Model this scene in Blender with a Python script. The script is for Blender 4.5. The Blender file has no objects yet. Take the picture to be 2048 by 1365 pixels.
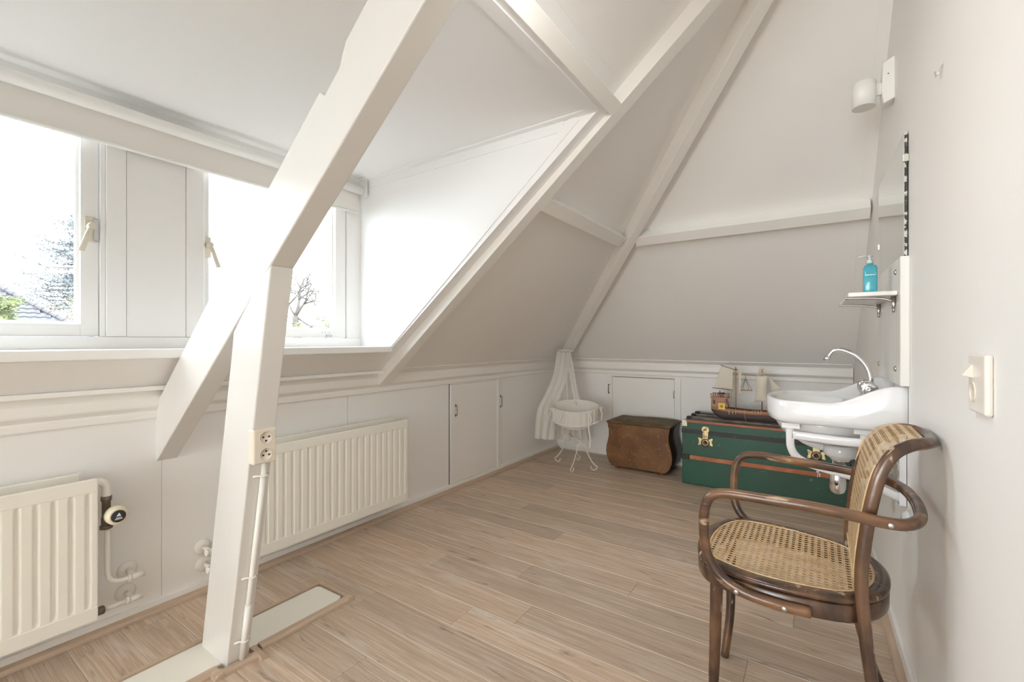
import bpy, math, random
from math import sin, cos, pi, radians, sqrt
from mathutils import Vector
random.seed(7)
SC = bpy.context.scene
COL = SC.collection

# ---------------------------------------------------------------- camera
TH = math.atan(616.0/905.0)
cam_d = bpy.data.cameras.new('camera'); cam = bpy.data.objects.new('camera', cam_d); COL.objects.link(cam)
cam.location = (0, 0, 1.10); cam.rotation_euler = (radians(90), 0, TH)
cam_d.sensor_width = 36; cam_d.lens = 905.0/2048*36; cam_d.clip_start = 0.02; cam_d.clip_end = 300
SC.camera = cam
# ---------------------------------------------------------------- sky, light, exposure
SKY = 9.5
w = bpy.data.worlds.new('overcast_sky'); SC.world = w; w.use_nodes = True
bg = w.node_tree.nodes['Background']; bg.inputs[0].default_value = (0.84, 0.92, 1.0, 1); bg.inputs[1].default_value = SKY
def portal(name, loc, rot, sx, sy):
    l = bpy.data.lights.new(name, 'AREA'); l.shape = 'RECTANGLE'; l.size = sx; l.size_y = sy; l.cycles.is_portal = True
    o = bpy.data.objects.new(name, l); COL.objects.link(o); o.location = loc; o.rotation_euler = rot
portal('window_portal', (-2.36, 1.28, 1.55), (0, radians(-90), 0), 0.86, 0.76)
portal('window_portal', (-2.36, 0.18, 1.55), (0, radians(-90), 0), 0.86, 0.76)
def area(name, loc, rot, sx, sy, power, color):
    l = bpy.data.lights.new(name, 'AREA'); l.shape = 'RECTANGLE'; l.size = sx; l.size_y = sy; l.energy = power; l.color = color
    o = bpy.data.objects.new(name, l); COL.objects.link(o); o.location = loc; o.rotation_euler = rot
    return o
# added fill lights, no real source: one far behind the camera, one overhead
area('rear_fill', (-0.95, -5.50, 1.35), (radians(90), 0, 0), 2.2, 2.2, 168, (0.84, 0.93, 1.0))
area('overhead_fill', (-0.50, 0.88, 2.02), Vector((.05, .55, -.85)).to_track_quat('-Z', 'Y').to_euler(), 0.4, 0.22, 5.5, (1.0, 0.985, 0.955))
SC.view_settings.view_transform = 'Standard'; SC.view_settings.look = 'None'
SC.view_settings.exposure = 0.19; SC.view_settings.gamma = 1.0; SC.view_settings.use_curve_mapping = False
SC.cycles.use_denoising = True
SC.cycles.max_bounces = 14; SC.cycles.diffuse_bounces = 10; SC.cycles.transparent_max_bounces = 16
SC.cycles.sample_clamp_indirect = 8; SC.cycles.caustics_reflective = False; SC.cycles.caustics_refractive = False

# ---------------------------------------------------------------- materials
def mat(name, col, rough=0.5, metal=0.0, spec=0.5, bump=None, mix=None, coat=0.0, trans=0.0):
    """bump=(scale,strength); mix=(scale,colour2,lo,hi,stretch,detail) noise blend of a second colour"""
    m = bpy.data.materials.new(name); m.use_nodes = True
    nt = m.node_tree; b = nt.nodes['Principled BSDF']
    b.inputs['Base Color'].default_value = (*col, 1); b.inputs['Roughness'].default_value = rough
    b.inputs['Metallic'].default_value = metal; b.inputs['Specular IOR Level'].default_value = spec
    b.inputs['Coat Weight'].default_value = coat
    b.inputs['Transmission Weight'].default_value = trans
    tc = nt.nodes.new('ShaderNodeTexCoord')
    if mix:
        for k, (sc, c2, lo, hi, st, det) in enumerate(mix if isinstance(mix, list) else [mix]):
            mp = nt.nodes.new('ShaderNodeMapping'); mp.inputs['Scale'].default_value = st
            mp.inputs['Location'].default_value = (3.1*k, 1.7*k, 0.4*k)
            nt.links.new(tc.outputs['Object'], mp.inputs[0])
            nz = nt.nodes.new('ShaderNodeTexNoise'); nz.inputs['Scale'].default_value = sc; nz.inputs['Detail'].default_value = det
            nt.links.new(mp.outputs[0], nz.inputs['Vector'])
            mr = nt.nodes.new('ShaderNodeMapRange'); mr.inputs[1].default_value = lo; mr.inputs[2].default_value = hi
            nt.links.new(nz.outputs[0], mr.inputs[0])
            mx = nt.nodes.new('ShaderNodeMix'); mx.data_type = 'RGBA'
            nt.links.new(mr.outputs[0], mx.inputs[0])
            src = b.inputs['Base Color']
            if src.is_linked: nt.links.new(src.links[0].from_socket, mx.inputs[6])
            else: mx.inputs[6].default_value = (*col, 1)
            mx.inputs[7].default_value = (*c2, 1)
            nt.links.new(mx.outputs[2], b.inputs['Base Color'])
    if bump:
        nz = nt.nodes.new('ShaderNodeTexNoise'); nz.inputs['Scale'].default_value = bump[0]; nz.inputs['Detail'].default_value = 3
        if len(bump) > 2:
            mp = nt.nodes.new('ShaderNodeMapping'); mp.inputs['Scale'].default_value = bump[2]
            nt.links.new(tc.outputs['Object'], mp.inputs[0]); nt.links.new(mp.outputs[0], nz.inputs['Vector'])
        else: nt.links.new(tc.outputs['Object'], nz.inputs['Vector'])
        bp = nt.nodes.new('ShaderNodeBump'); bp.inputs['Strength'].default_value = bump[1]; bp.inputs['Distance'].default_value = 0.01
        nt.links.new(nz.outputs[0], bp.inputs['Height']); nt.links.new(bp.outputs[0], b.inputs['Normal'])
    return m
M = {}
M['wall'] = mat('cream wall paint', (0.865, 0.855, 0.835), 0.55, bump=(160, 0.04))
M['ceil'] = mat('cream ceiling paint', (0.865, 0.853, 0.83), 0.6, bump=(120, 0.04))
M['white'] = mat('white ceiling board paint', (0.85, 0.848, 0.845), 0.5, bump=(120, 0.03))
M['gloss'] = mat('gloss timber paint', (0.72, 0.705, 0.67), 0.22, bump=(14, 0.10, (1, 1, 0.35)), coat=0.2)
M['trim'] = mat('satin trim paint', (0.865, 0.85, 0.815), 0.35, bump=(60, 0.04))
M['wtrim'] = mat('white window paint', (0.84, 0.83, 0.81), 0.3, bump=(60, 0.04))
M['rad'] = mat('cream radiator enamel', (0.85, 0.82, 0.74), 0.25)
M['pipe'] = mat('cream pipe paint', (0.85, 0.83, 0.78), 0.3)
M['brass_dull'] = mat('dull brass fitting', (0.20, 0.17, 0.13), 0.45, metal=0.8)
M['knob'] = mat('ivory plastic', (0.80, 0.72, 0.54), 0.35)
M['lever'] = mat('aged cream handle', (0.66, 0.61, 0.50), 0.35)
M['black'] = mat('black plastic', (0.03, 0.03, 0.035), 0.4)
M['dark'] = mat('dark gap', (0.05, 0.045, 0.04), 0.9)
M['gap'] = mat('painted gap shadow', (0.30, 0.26, 0.21), 0.9)  # shadow of the back hatch gap, put into a brown strip colour
M['socket'] = mat('beige socket plastic', (0.78, 0.71, 0.60), 0.3)
M['switch'] = mat('pale switch plastic', (0.80, 0.745, 0.67), 0.3)
M['chrome'] = mat('chrome', (0.80, 0.80, 0.81), 0.08, metal=1.0)
M['steel'] = mat('brushed steel', (0.55, 0.54, 0.52), 0.3, metal=1.0)
M['blind'] = mat('blind fabric', (0.80, 0.775, 0.73), 0.85, bump=(900, 0.06))
M['tube'] = mat('blind tube white', (0.86, 0.85, 0.82), 0.4)
M['ceramic'] = mat('white ceramic', (0.80, 0.80, 0.81), 0.08, coat=0.3)
M['mirror'] = mat('mirror silver', (0.78, 0.80, 0.78), 0.01, metal=1.0)
M['mirror_edge'] = mat('corroded mirror edge', (0.03, 0.03, 0.02), 0.5, mix=(60, (0.6, 0.58, 0.5), 0.5, 0.56, (1, 1, 1), 4))
M['marble'] = mat('streaked white panel', (0.78, 0.76, 0.72), 0.25,
                  mix=[(9, (0.60, 0.58, 0.55), 0.5, 0.75, (1, 3, 0.06), 5), (16, (0.86, 0.85, 0.83), 0.5, 0.7, (1, 5, 0.05), 4)], bump=(14, 0.06, (1, 4, 0.05)))
M['soap'] = mat('blue soap bottle', (0.09, 0.50, 0.60), 0.12, trans=0.25)
M['pump'] = mat('clear pump plastic', (0.85, 0.9, 0.9), 0.15, trans=0.3)
M['lamp'] = mat('white lamp metal', (0.84, 0.83, 0.79), 0.4)
M['qround'] = mat('oak quarter round', (0.50, 0.37, 0.27), 0.45, mix=(10, (0.58, 0.45, 0.34), 0.35, 0.7, (8, 0.7, 8), 4))
M['tie'] = mat('worn white floor timber', (0.84, 0.82, 0.74), 0.4, mix=(14, (0.62, 0.56, 0.44), 0.68, 0.74, (1, 1, 1), 5), bump=(30, 0.1))
M['bent'] = mat('worn bentwood', (0.050, 0.024, 0.014), 0.25, spec=0.6,
                mix=[(9, (0.17, 0.085, 0.04), 0.42, 0.68, (1.5, 1.5, 0.6), 6), (30, (0.42, 0.30, 0.20), 0.63, 0.68, (1.2, 1.2, 0.4), 8)], bump=(30, 0.12), coat=0.15)
M['bent_arm'] = mat('worn bentwood arm', (0.055, 0.026, 0.015), 0.28, spec=0.6,
                mix=[(10, (0.24, 0.12, 0.055), 0.40, 0.66, (0.4, 1.6, 1.6), 7), (22, (0.46, 0.32, 0.20), 0.60, 0.67, (0.35, 1.4, 1.4), 8)], bump=(30, 0.12), coat=0.15)
M['cane'] = mat('woven cane', (0.72, 0.53, 0.32), 0.45, mix=(40, (0.60, 0.40, 0.20), 0.4, 0.65, (1, 1, 1), 3))
M['screw'] = mat('screw metal', (0.55, 0.53, 0.48), 0.35, metal=1.0)
M['green'] = mat('green trunk canvas', (0.010, 0.080, 0.043), 0.42,
                 mix=[(3, (0.016, 0.060, 0.032), 0.4, 0.7, (1, 1, 1), 4), (28, (0.10, 0.20, 0.14), 0.68, 0.74, (1, 1, 1.4), 6)], bump=(200, 0.1))
M['tband'] = mat('black trunk band', (0.022, 0.018, 0.018), 0.5, mix=(30, (0.09, 0.06, 0.05), 0.6, 0.7, (1, 1, 1), 4))
M['tslat'] = mat('orange wood slat', (0.40, 0.115, 0.038), 0.4, mix=(20, (0.48, 0.20, 0.10), 0.5, 0.7, (0.5, 1, 1), 5))
M['tlid'] = mat('worn grey lid', (0.13, 0.11, 0.09), 0.5, mix=(12, (0.26, 0.23, 0.19), 0.45, 0.7, (1, 1, 1), 5))
M['brass'] = mat('old brass', (0.60, 0.48, 0.25), 0.35, metal=0.85, mix=(40, (0.28, 0.2, 0.12), 0.5, 0.65, (1, 1, 1), 4))
M['lockdark'] = mat('tarnished lock', (0.20, 0.14, 0.10), 0.4, metal=0.8, mix=(50, (0.45, 0.36, 0.22), 0.5, 0.65, (1, 1, 1), 4))
M['corner'] = mat('worn metal corner', (0.62, 0.58, 0.48), 0.4, metal=0.5)
M['leather'] = mat('worn brown leather', (0.135, 0.052, 0.014), 0.45, mix=[(6, (0.22, 0.10, 0.032), 0.4, 0.7, (1, 1, 1), 5), (45, (0.28, 0.15, 0.06), 0.58, 0.72, (1, 1, 1), 6)], bump=(90, 0.15))
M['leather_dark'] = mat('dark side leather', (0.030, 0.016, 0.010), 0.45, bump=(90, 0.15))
M['velvet'] = mat('olive brown lid', (0.10, 0.068, 0.030), 0.7, mix=(14, (0.17, 0.12, 0.06), 0.45, 0.7, (1, 1, 1), 5))
M['cribm'] = mat('cream crib metal', (0.80, 0.75, 0.64), 0.35)
M['ribbon'] = mat('white satin ribbon', (0.86, 0.83, 0.77), 0.35)
M['keel'] = mat('dark ship hull', (0.085, 0.060, 0.060), 0.5, bump=(50, 0.35, (0.1, 0.1, 3)))
M['deckwood'] = mat('reddish ship wood', (0.42, 0.215, 0.13), 0.5, mix=(40, (0.30, 0.14, 0.08), 0.45, 0.65, (0.3, 1, 1), 3))
M['deckdark'] = mat('dark ship wood', (0.06, 0.032, 0.022), 0.5)
M['sail'] = mat('linen sail', (0.72, 0.67, 0.57), 0.9, bump=(600, 0.1))
M['rope'] = mat('pale rigging', (0.62, 0.50, 0.34), 0.8)
M['rope_dark'] = mat('dark rigging', (0.03, 0.03, 0.04), 0.8)
M['yellow'] = mat('yellow emblem', (0.80, 0.60, 0.10), 0.5)
M['ochre'] = mat('ochre emblem', (0.45, 0.22, 0.03), 0.5)
M['conifer'] = mat('blue green needles', (0.17, 0.195, 0.20), 0.8)
M['bark'] = mat('grey bark', (0.10, 0.085, 0.07), 0.9)
M['bush'] = mat('spring green leaves', (0.20, 0.23, 0.10), 0.8)
M['bush2'] = mat('pale blossom leaves', (0.26, 0.235, 0.16), 0.8)
M['tile'] = mat('greyish roof tile', (0.078, 0.074, 0.080), 0.6)
M['tilegap'] = mat('shadowed roof underlay', (0.03, 0.028, 0.03), 0.9)
M['redbrick'] = mat('red brick', (0.25, 0.06, 0.05), 0.8)
M['grass'] = mat('garden ground', (0.07, 0.075, 0.06), 0.9)
M['paper'] = mat('paint flake', (0.72, 0.68, 0.55), 0.6)

def sheer(name, col, alpha):
    m = bpy.data.materials.new(name); m.use_nodes = True; nt = m.node_tree
    b = nt.nodes['Principled BSDF']; b.inputs['Base Color'].default_value = (*col, 1); b.inputs['Roughness'].default_value = 0.8
    b.inputs['Alpha'].default_value = alpha
    return m
M['tulle'] = sheer('sheer tulle', (0.84, 0.81, 0.76), 0.66)
M['lace'] = sheer('white lace', (0.84, 0.81, 0.75), 0.82)
def glass_mat():
    m = bpy.data.materials.new('window glass'); m.use_nodes = True; nt = m.node_tree; nt.nodes.clear()
    out = nt.nodes.new('ShaderNodeOutputMaterial'); t = nt.nodes.new('ShaderNodeBsdfTransparent'); g = nt.nodes.new('ShaderNodeBsdfGlossy')
    t.inputs[0].default_value = (0.96, 0.97, 0.97, 1); g.inputs['Roughness'].default_value = 0.01
    mx = nt.nodes.new('ShaderNodeMixShader'); mx.inputs[0].default_value = 0.05
    nt.links.new(t.outputs[0], mx.inputs[1]); nt.links.new(g.outputs[0], mx.inputs[2]); nt.links.new(mx.outputs[0], out.inputs[0])
    return m
M['glass'] = glass_mat()
def plank_mat():
    m = bpy.data.materials.new('limed oak laminate'); m.use_nodes = True; nt = m.node_tree; L = nt.links
    b = nt.nodes['Principled BSDF']; b.inputs['Roughness'].default_value = 0.36; b.inputs['Specular IOR Level'].default_value = 0.4
    tc = nt.nodes.new('ShaderNodeTexCoord'); oi = nt.nodes.new('ShaderNodeObjectInfo')
    vm = nt.nodes.new('ShaderNodeVectorMath'); vm.operation = 'SCALE'; vm.inputs[0].default_value = (37.0, 91.0, 13.0)
    L.new(oi.outputs['Random'], vm.inputs['Scale'])
    va = nt.nodes.new('ShaderNodeVectorMath'); L.new(tc.outputs['Object'], va.inputs[0]); L.new(vm.outputs[0], va.inputs[1])
    def noise(scale, st, det, dist=0.0, rough=0.55):
        mp = nt.nodes.new('ShaderNodeMapping'); mp.inputs['Scale'].default_value = st; L.new(va.outputs[0], mp.inputs[0])
        n = nt.nodes.new('ShaderNodeTexNoise'); n.inputs['Scale'].default_value = scale; n.inputs['Detail'].default_value = det
        n.inputs['Distortion'].default_value = dist; n.inputs['Roughness'].default_value = rough
        L.new(mp.outputs[0], n.inputs['Vector']); return n.outputs[0]
    def rng(sock, lo, hi, a=0.0, b_=1.0):
        r = nt.nodes.new('ShaderNodeMapRange'); r.inputs[1].default_value = lo; r.inputs[2].default_value = hi
        r.inputs[3].default_value = a; r.inputs[4].default_value = b_; L.new(sock, r.inputs[0]); return r.outputs[0]
    def mixc(f, c1, c2):
        x = nt.nodes.new('ShaderNodeMix'); x.data_type = 'RGBA'
        if isinstance(f, float): x.inputs[0].default_value = f
        else: L.new(f, x.inputs[0])
        for k, c in ((6, c1), (7, c2)):
            if isinstance(c, tuple): x.inputs[k].default_value = (*c, 1)
            else: L.new(c, x.inputs[k])
        return x.outputs[2]
    base = mixc(rng(noise(3, (0.6, 4, 1), 4, 0.6), 0.35, 0.68), (0.60, 0.475, 0.365), (0.72, 0.60, 0.485))
    grain = rng(noise(26, (0.12, 4.2, 1), 6, 0.8, 0.7), 0.42, 0.60)
    c = mixc(grain, (0.49, 0.375, 0.28), base)
    c = mixc(rng(noise(2.6, (0.9, 5, 1), 3, 1.0), 0.56, 0.70, 0, 0.55), c, (0.68, 0.62, 0.56))      # grey lime patches
    c = mixc(rng(noise(7, (0.5, 3.2, 1), 5, 1.6), 0.62, 0.72, 0, 0.85), c, (0.27, 0.21, 0.17))     # knots and cracks
    tone = nt.nodes.new('ShaderNodeMix'); tone.data_type = 'RGBA'; tone.blend_type = 'MULTIPLY'; tone.inputs[0].default_value = 1.0
    L.new(c, tone.inputs[6])
    rt = nt.nodes.new('ShaderNodeValToRGB'); rt.color_ramp.elements[0].color = (0.86, 0.85, 0.84, 1); rt.color_ramp.elements[1].color = (1.08, 1.04, 1.0, 1)
    L.new(oi.outputs['Random'], rt.inputs[0]); L.new(rt.outputs[0], tone.inputs[7])
    L.new(tone.outputs[2], b.inputs['Base Color'])
    bp = nt.nodes.new('ShaderNodeBump'); bp.inputs['Strength'].default_value = 0.12; bp.inputs['Distance'].default_value = 0.002
    L.new(grain, bp.inputs['Height']); L.new(bp.outputs[0], b.inputs['Normal'])
    return m
M['plank'] = plank_mat()
M['plank_edge'] = mat('painted seam highlight', (0.72, 0.63, 0.53), 0.5)  # highlight along the seams, painted in as a lighter bevel colour

# ---------------------------------------------------------------- mesh helpers
class G:
    def __init__(s): s.v = []; s.f = []; s.sm = []; s.mi = []
    def add(s, vs, fs, smooth=False, mi=0):
        o = len(s.v); s.v += [tuple(p) for p in vs]
        for f in fs: s.f.append([o+i for i in f]); s.sm.append(smooth); s.mi.append(mi)
        return s
    def box(s, x0, x1, y0, y1, z0, z1, mi=0):
        x0, x1 = sorted((x0, x1)); y0, y1 = sorted((y0, y1)); z0, z1 = sorted((z0, z1))
        return s.add([(x0,y0,z0),(x1,y0,z0),(x1,y1,z0),(x0,y1,z0),(x0,y0,z1),(x1,y0,z1),(x1,y1,z1),(x0,y1,z1)],
                     [(0,3,2,1),(4,5,6,7),(0,1,5,4),(1,2,6,5),(2,3,7,6),(3,0,4,7)], mi=mi)
    def prism(s, poly, ext, smooth=False):
        n = len(poly); e = Vector(ext); P = [Vector(p) for p in poly]
        vs = P + [p+e for p in P]
        fs = [tuple(range(n)), tuple(range(2*n-1, n-1, -1))] + [(i, n+i, n+(i+1) % n, (i+1) % n) for i in range(n)]
        nrm = Vector((0, 0, 0))
        for i in range(n): nrm += P[i].cross(P[(i+1) % n])
        if nrm.dot(e) > 0: fs = [tuple(reversed(f)) for f in fs]
        s.add(vs, fs[:2]); o = len(s.v)-len(vs)
        for f in fs[2:]: s.f.append([o+i for i in f]); s.sm.append(smooth); s.mi.append(0)
        return s
    def tube(s, pts, r, n=10, closed=False, flat=None, up=None, sq=0.0):
        """flat=(a,b) elliptical radii multiplied by r; up = fixed reference"""
        P = [Vector(p) for p in pts]; m = len(P)
        if not isinstance(r, (list, tuple)): r = [r]*m
        rings = []; ref = Vector(up) if up else None
        T = []
        for i in range(m):
            a = P[(i-1) % m] if (closed or i > 0) else P[i]; b = P[(i+1) % m] if (closed or i < m-1) else P[i]
            T.append((b-a).normalized())
        if ref is None:
            ref = Vector((0, 0, 1)) if abs(T[0].z) < 0.9 else Vector((1, 0, 0))
            fixed = False
        else: fixed = True
        nrm = (ref - T[0]*ref.dot(T[0])).normalized()
        for i in range(m):
            q = ref if fixed else nrm
            nn = q - T[i]*q.dot(T[i])
            if nn.length < 1e-6: nn = nrm
            nrm = nn.normalized(); bn = T[i].cross(nrm)
            fa, fb = flat if flat else (1, 1)
            def q_(c): return math.copysign(abs(c)**(1-sq), c)
            rings.append([P[i] + nrm*(q_(cos(2*pi*k/n))*r[i]*fa) + bn*(q_(sin(2*pi*k/n))*r[i]*fb) for k in range(n)])
        vs = [p for ring in rings for p in ring]; fs = []
        for i in range(m if closed else m-1):
            j = (i+1) % m
            for k in range(n): fs.append((i*n+k, i*n+(k+1) % n, j*n+(k+1) % n, j*n+k))
        s.add(vs, fs, True)
        if not closed:
            o = len(s.v)-len(vs)
            s.f.append([o+k for k in range(n-1, -1, -1)]); s.sm.append(False); s.mi.append(0)
            s.f.append([o+(m-1)*n+k for k in range(n)]); s.sm.append(False); s.mi.append(0)
        return s
    def lathe(s, prof, c, ax='z', n=24, smooth=True):
        """prof: (radius, height) along axis from c"""
        vs = []; m = len(prof)
        for r, h in prof:
            for k in range(n):
                a = 2*pi*k/n; p = (r*cos(a), r*sin(a), h)
                if ax == 'x': p = (h, r*cos(a), r*sin(a))
                elif ax == 'y': p = (r*cos(a), h, -r*sin(a))
                elif ax == '-x': p = (-h, r*cos(a), -r*sin(a))
                elif ax == '-y': p = (r*cos(a), -h, r*sin(a))
                vs.append((c[0]+p[0], c[1]+p[1], c[2]+p[2]))
        fs = [(i*n+k, i*n+(k+1) % n, (i+1)*n+(k+1) % n, (i+1)*n+k) for i in range(m-1) for k in range(n)]
        s.add(vs, fs, smooth); o = len(s.v)-len(vs)
        if prof[0][0] > 1e-5: s.f.append([o+k for k in range(n-1, -1, -1)]); s.sm.append(False); s.mi.append(0)
        if prof[-1][0] > 1e-5: s.f.append([o+(m-1)*n+k for k in range(n)]); s.sm.append(False); s.mi.append(0)
        return s
    def grid(s, f, nu, nv, smooth=True, wrap=False):
        vs = [f(i/nu, j/nv) for i in range(nu+1) for j in range(nv+1)]
        fs = [(i*(nv+1)+j, (i+1)*(nv+1)+j, (i+1)*(nv+1)+j+1, i*(nv+1)+j+1) for i in range(nu) for j in range(nv)]
        return s.add(vs, fs, smooth)
    def loft(s, rings, closed=True, cap=True, smooth=True):
        n = len(rings[0]); vs = [p for r in rings for p in r]; m = len(rings)
        kk = n if closed else n-1
        s.add(vs, [(i*n+k, i*n+(k+1) % n, (i+1)*n+(k+1) % n, (i+1)*n+k) for i in range(m-1) for k in range(kk)], smooth)
        if cap:
            o = len(s.v)-len(vs)
            s.f.append([o+k for k in range(n-1, -1, -1)]); s.sm.append(False); s.mi.append(0)
            s.f.append([o+(m-1)*n+k for k in range(n)]); s.sm.append(False); s.mi.append(0)
        return s
ORG = {}
def tag(o, label=None, cat=None, group=None, kind=None):
    if label: o['label'] = label
    if cat: o['category'] = cat
    if group: o['group'] = group
    if kind: o['kind'] = kind
    return o
def obj(name, g, m, parent=None, org=None, bevel=0.0, bseg=2, thick=0.0, recalc=False):
    if parent is not None: o0 = ORG[parent.name]
    elif org is not None: o0 = Vector(org)
    else: o0 = Vector((0, 0, 0))
    me = bpy.data.meshes.new(name)
    me.from_pydata([(p[0]-o0.x, p[1]-o0.y, p[2]-o0.z) for p in g.v], [], g.f)
    for mm in (m if isinstance(m, (list, tuple)) else [m]): me.materials.append(mm)
    me.polygons.foreach_set('use_smooth', g.sm); me.polygons.foreach_set('material_index', g.mi); me.update()
    if recalc:
        import bmesh
        bm = bmesh.new(); bm.from_mesh(me); bmesh.ops.recalc_face_normals(bm, faces=bm.faces); bm.to_mesh(me); bm.free()
    o = bpy.data.objects.new(name, me); COL.objects.link(o)
    if parent is not None: o.parent = parent
    else: o.location = o0
    ORG[o.name] = o0
    if thick:
        md = o.modifiers.new('thickness', 'SOLIDIFY'); md.thickness = thick; md.offset = 0
    if bevel:
        md = o.modifiers.new('bevel', 'BEVEL'); md.width = bevel; md.segments = bseg; md.limit_method = 'ANGLE'; md.angle_limit = radians(40)
        md.harden_normals = False
    return o
def thing(name, loc, label, cat, group=None):
    o = bpy.data.objects.new(name, None); COL.objects.link(o); o.location = loc; o.empty_display_size = 0.1
    ORG[o.name] = Vector(loc); return tag(o, label, cat, group)
def struct(name, loc=(0, 0, 0)):
    o = bpy.data.objects.new(name, None); COL.objects.link(o); o.location = loc; ORG[o.name] = Vector(loc); o['kind'] = 'structure'; return o
def smo(g, m, name, **k):
    o = obj(name, g, m, **k); o['kind'] = 'structure'; return o
def spline(pts, n=8, closed=False):
    """Catmull-Rom through the points"""
    P = [Vector(p) for p in pts]; out = []; m = len(P)
    rngi = range(m) if closed else range(m-1)
    for i in rngi:
        if closed: p0, p1, p2, p3 = P[(i-1) % m], P[i], P[(i+1) % m], P[(i+2) % m]
        else: p0 = P[i-1] if i else P[0]*2-P[1]; p1, p2 = P[i], P[i+1]; p3 = P[i+2] if i+2 < m else P[-1]*2-P[-2]
        for k in range(n):
            t = k/n
            out.append(0.5*((2*p1)+(p2-p0)*t+(2*p0-5*p1+4*p2-p3)*t*t+(3*p1-p0-3*p2+p3)*t**3))
    if not closed: out.append(P[-1])
    return out
F2 = (-sin(TH), cos(TH)); R2 = (cos(TH), sin(TH))

# ---------------------------------------------------------------- room dimensions
XL, YB, YR = -2.25, 4.14, -5.60         # knee wall left, knee wall back, rear wall
def RW(y): return 0.272-0.0165*y        # right wall plane
A = 0.825; CA = 1/sqrt(1+A*A); SA = A*CA
def L(s, y, e=0.0): return (-2.215+CA*s+SA*e, y, 0.905+SA*s-CA*e)    # point on left roof slope
def B(s, x, e=0.0): return (x, 4.11-CA*s-SA*e, 0.905+SA*s-CA*e)      # point on back roof slope

# floor: planks laid across the room
floor = smo(G().box(-2.40, 0.42, YR-0.1, 4.30, -0.08, -0.012), M['dark'], 'floor')
PW, PLn = 0.1455, 1.38
def plank_mesh():
    hw, hl, t, b = PW/2-0.0003, PLn/2-0.0003, 0.012, 0.0014
    v = [(-hl, -hw, -t), (hl, -hw, -t), (hl, hw, -t), (-hl, hw, -t), (-hl, -hw, -b), (hl, -hw, -b), (hl, hw, -b), (-hl, hw, -b),
         (-hl+b, -hw+b, 0), (hl-b, -hw+b, 0), (hl-b, hw-b, 0), (-hl+b, hw-b, 0)]
    f = [(8, 9, 10, 11), (4, 5, 9, 8), (5, 6, 10, 9), (6, 7, 11, 10), (7, 4, 8, 11), (0, 1, 5, 4), (1, 2, 6, 5), (2, 3, 7, 6), (3, 0, 4, 7)]
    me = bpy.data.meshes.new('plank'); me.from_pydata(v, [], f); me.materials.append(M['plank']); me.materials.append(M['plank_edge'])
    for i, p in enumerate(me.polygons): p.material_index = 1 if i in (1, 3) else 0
    return me
pm = plank_mesh(); first = True
offs = [0.0, 0.46, 0.92, 0.23, 0.69, 1.15]
for i in range(-12, 19):
    yc = 1.530+i*PW
    if yc-PW/2 < -0.35 or yc-PW/2 > 4.2: continue
    off = -0.985+({0: 0.0, 1: 0.78, -1: -0.2}.get(i, offs[i % 6]+0.07*((i*7) % 5)))
    while off > -2.3: off -= PLn
    x = off
    while x < 0.3:
        o = bpy.data.objects.new('plank', pm); COL.objects.link(o); o.parent = floor; o.location = (x+PLn/2, yc+random.uniform(-0.0002, 0.0002), random.uniform(-0.0004, 0))
        x += PLn
o = obj('floor_extension', G().box(-2.40, 0.42, YR-0.1, 1.530-13*PW+PW/2, -0.012, 0.0), M['plank'], floor)

# knee walls
lw = G(); lw.box(XL-0.10, XL, YR, 4.3, -0.05, 0.90)
wall_left = smo(lw, M['wall'], 'wall_left')
def wall_panel(parent, y0, y1):
    obj('wall_board', G().box(XL, XL+0.004, y0+0.0015, y1-0.0015, 0.03, 0.80), M['wall'], parent)
for y0, y1 in ((-5.6, -1.7), (-1.7, -0.5), (-0.5, 0.73), (0.73, 1.62), (1.62, 2.479), (3.105, 4.14)): wall_panel(wall_left, y0, y1)
bw = G(); bw.box(-2.35, 0.35, YB, YB+0.10, -0.05, 0.90)
wall_back = smo(bw, M['wall'], 'wall_back')
for x0, x1 in ((XL, -1.705), (-1.012, 0.20)):
    obj('wall_board', G().box(x0+0.0015, x1-0.0015, YB-0.004, YB, 0.03, 0.80), M['wall'], wall_back)
rw = G(); y0, y1 = YR, 4.3
rw.prism([(RW(y0), y0, -0.05), (RW(y1), y1, -0.05), (RW(y1), y1, 3.1), (RW(y0), y0, 3.1)], (0.12, 0, 0))
wall_right = smo(rw, M['wall'], 'wall_right')
smo(G().box(-2.5, 0.5, YR-0.1, YR, -0.05, 3.1), M['wall'], 'wall_front')

# roof slopes
ceil = G()
s_top = (0.33+2.215)/CA
def slab(g, poly, n, t=0.08):
    g.prism(poly, (n[0]*t, n[1]*t, n[2]*t))
nL = (-SA, 0, CA); nB = (0, SA, CA)
s_hd = 1.905
yk = 4.11-(s_top*CA)
slab(ceil, [L(-0.08, 1.83), L(-0.08, 4.19), L(0, 4.11), L(s_top, yk), L(s_top, 1.83-0.3), L(s_hd, 1.83)], nL)
slab(ceil, [L(s_hd, YR), L(s_hd, 1.83), L(s_top, 1.83-0.3), L(s_top, YR)], nL)
slab(ceil, [L(-0.08, YR), L(-0.08, -0.30), L(s_hd, -0.30), L(s_hd, YR)], nL)
ceiling = smo(ceil, M['ceil'], 'ceiling', recalc=True)
cb = G(); slab(cb, [B(-0.08, -2.30), B(-0.08, 0.33), B(s_top, 0.33)], nB)
ceiling_back = smo(cb, M['ceil'], 'ceiling', recalc=True)
# under-sill strip of slope in the dormer
smo(G().prism([L(-0.08, -0.30), L(0.20, -0.30), L(0.20, 1.83), L(-0.08, 1.83)], tuple(c*0.05 for c in nL)), M['ceil'], 'ceiling', recalc=True)
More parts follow.
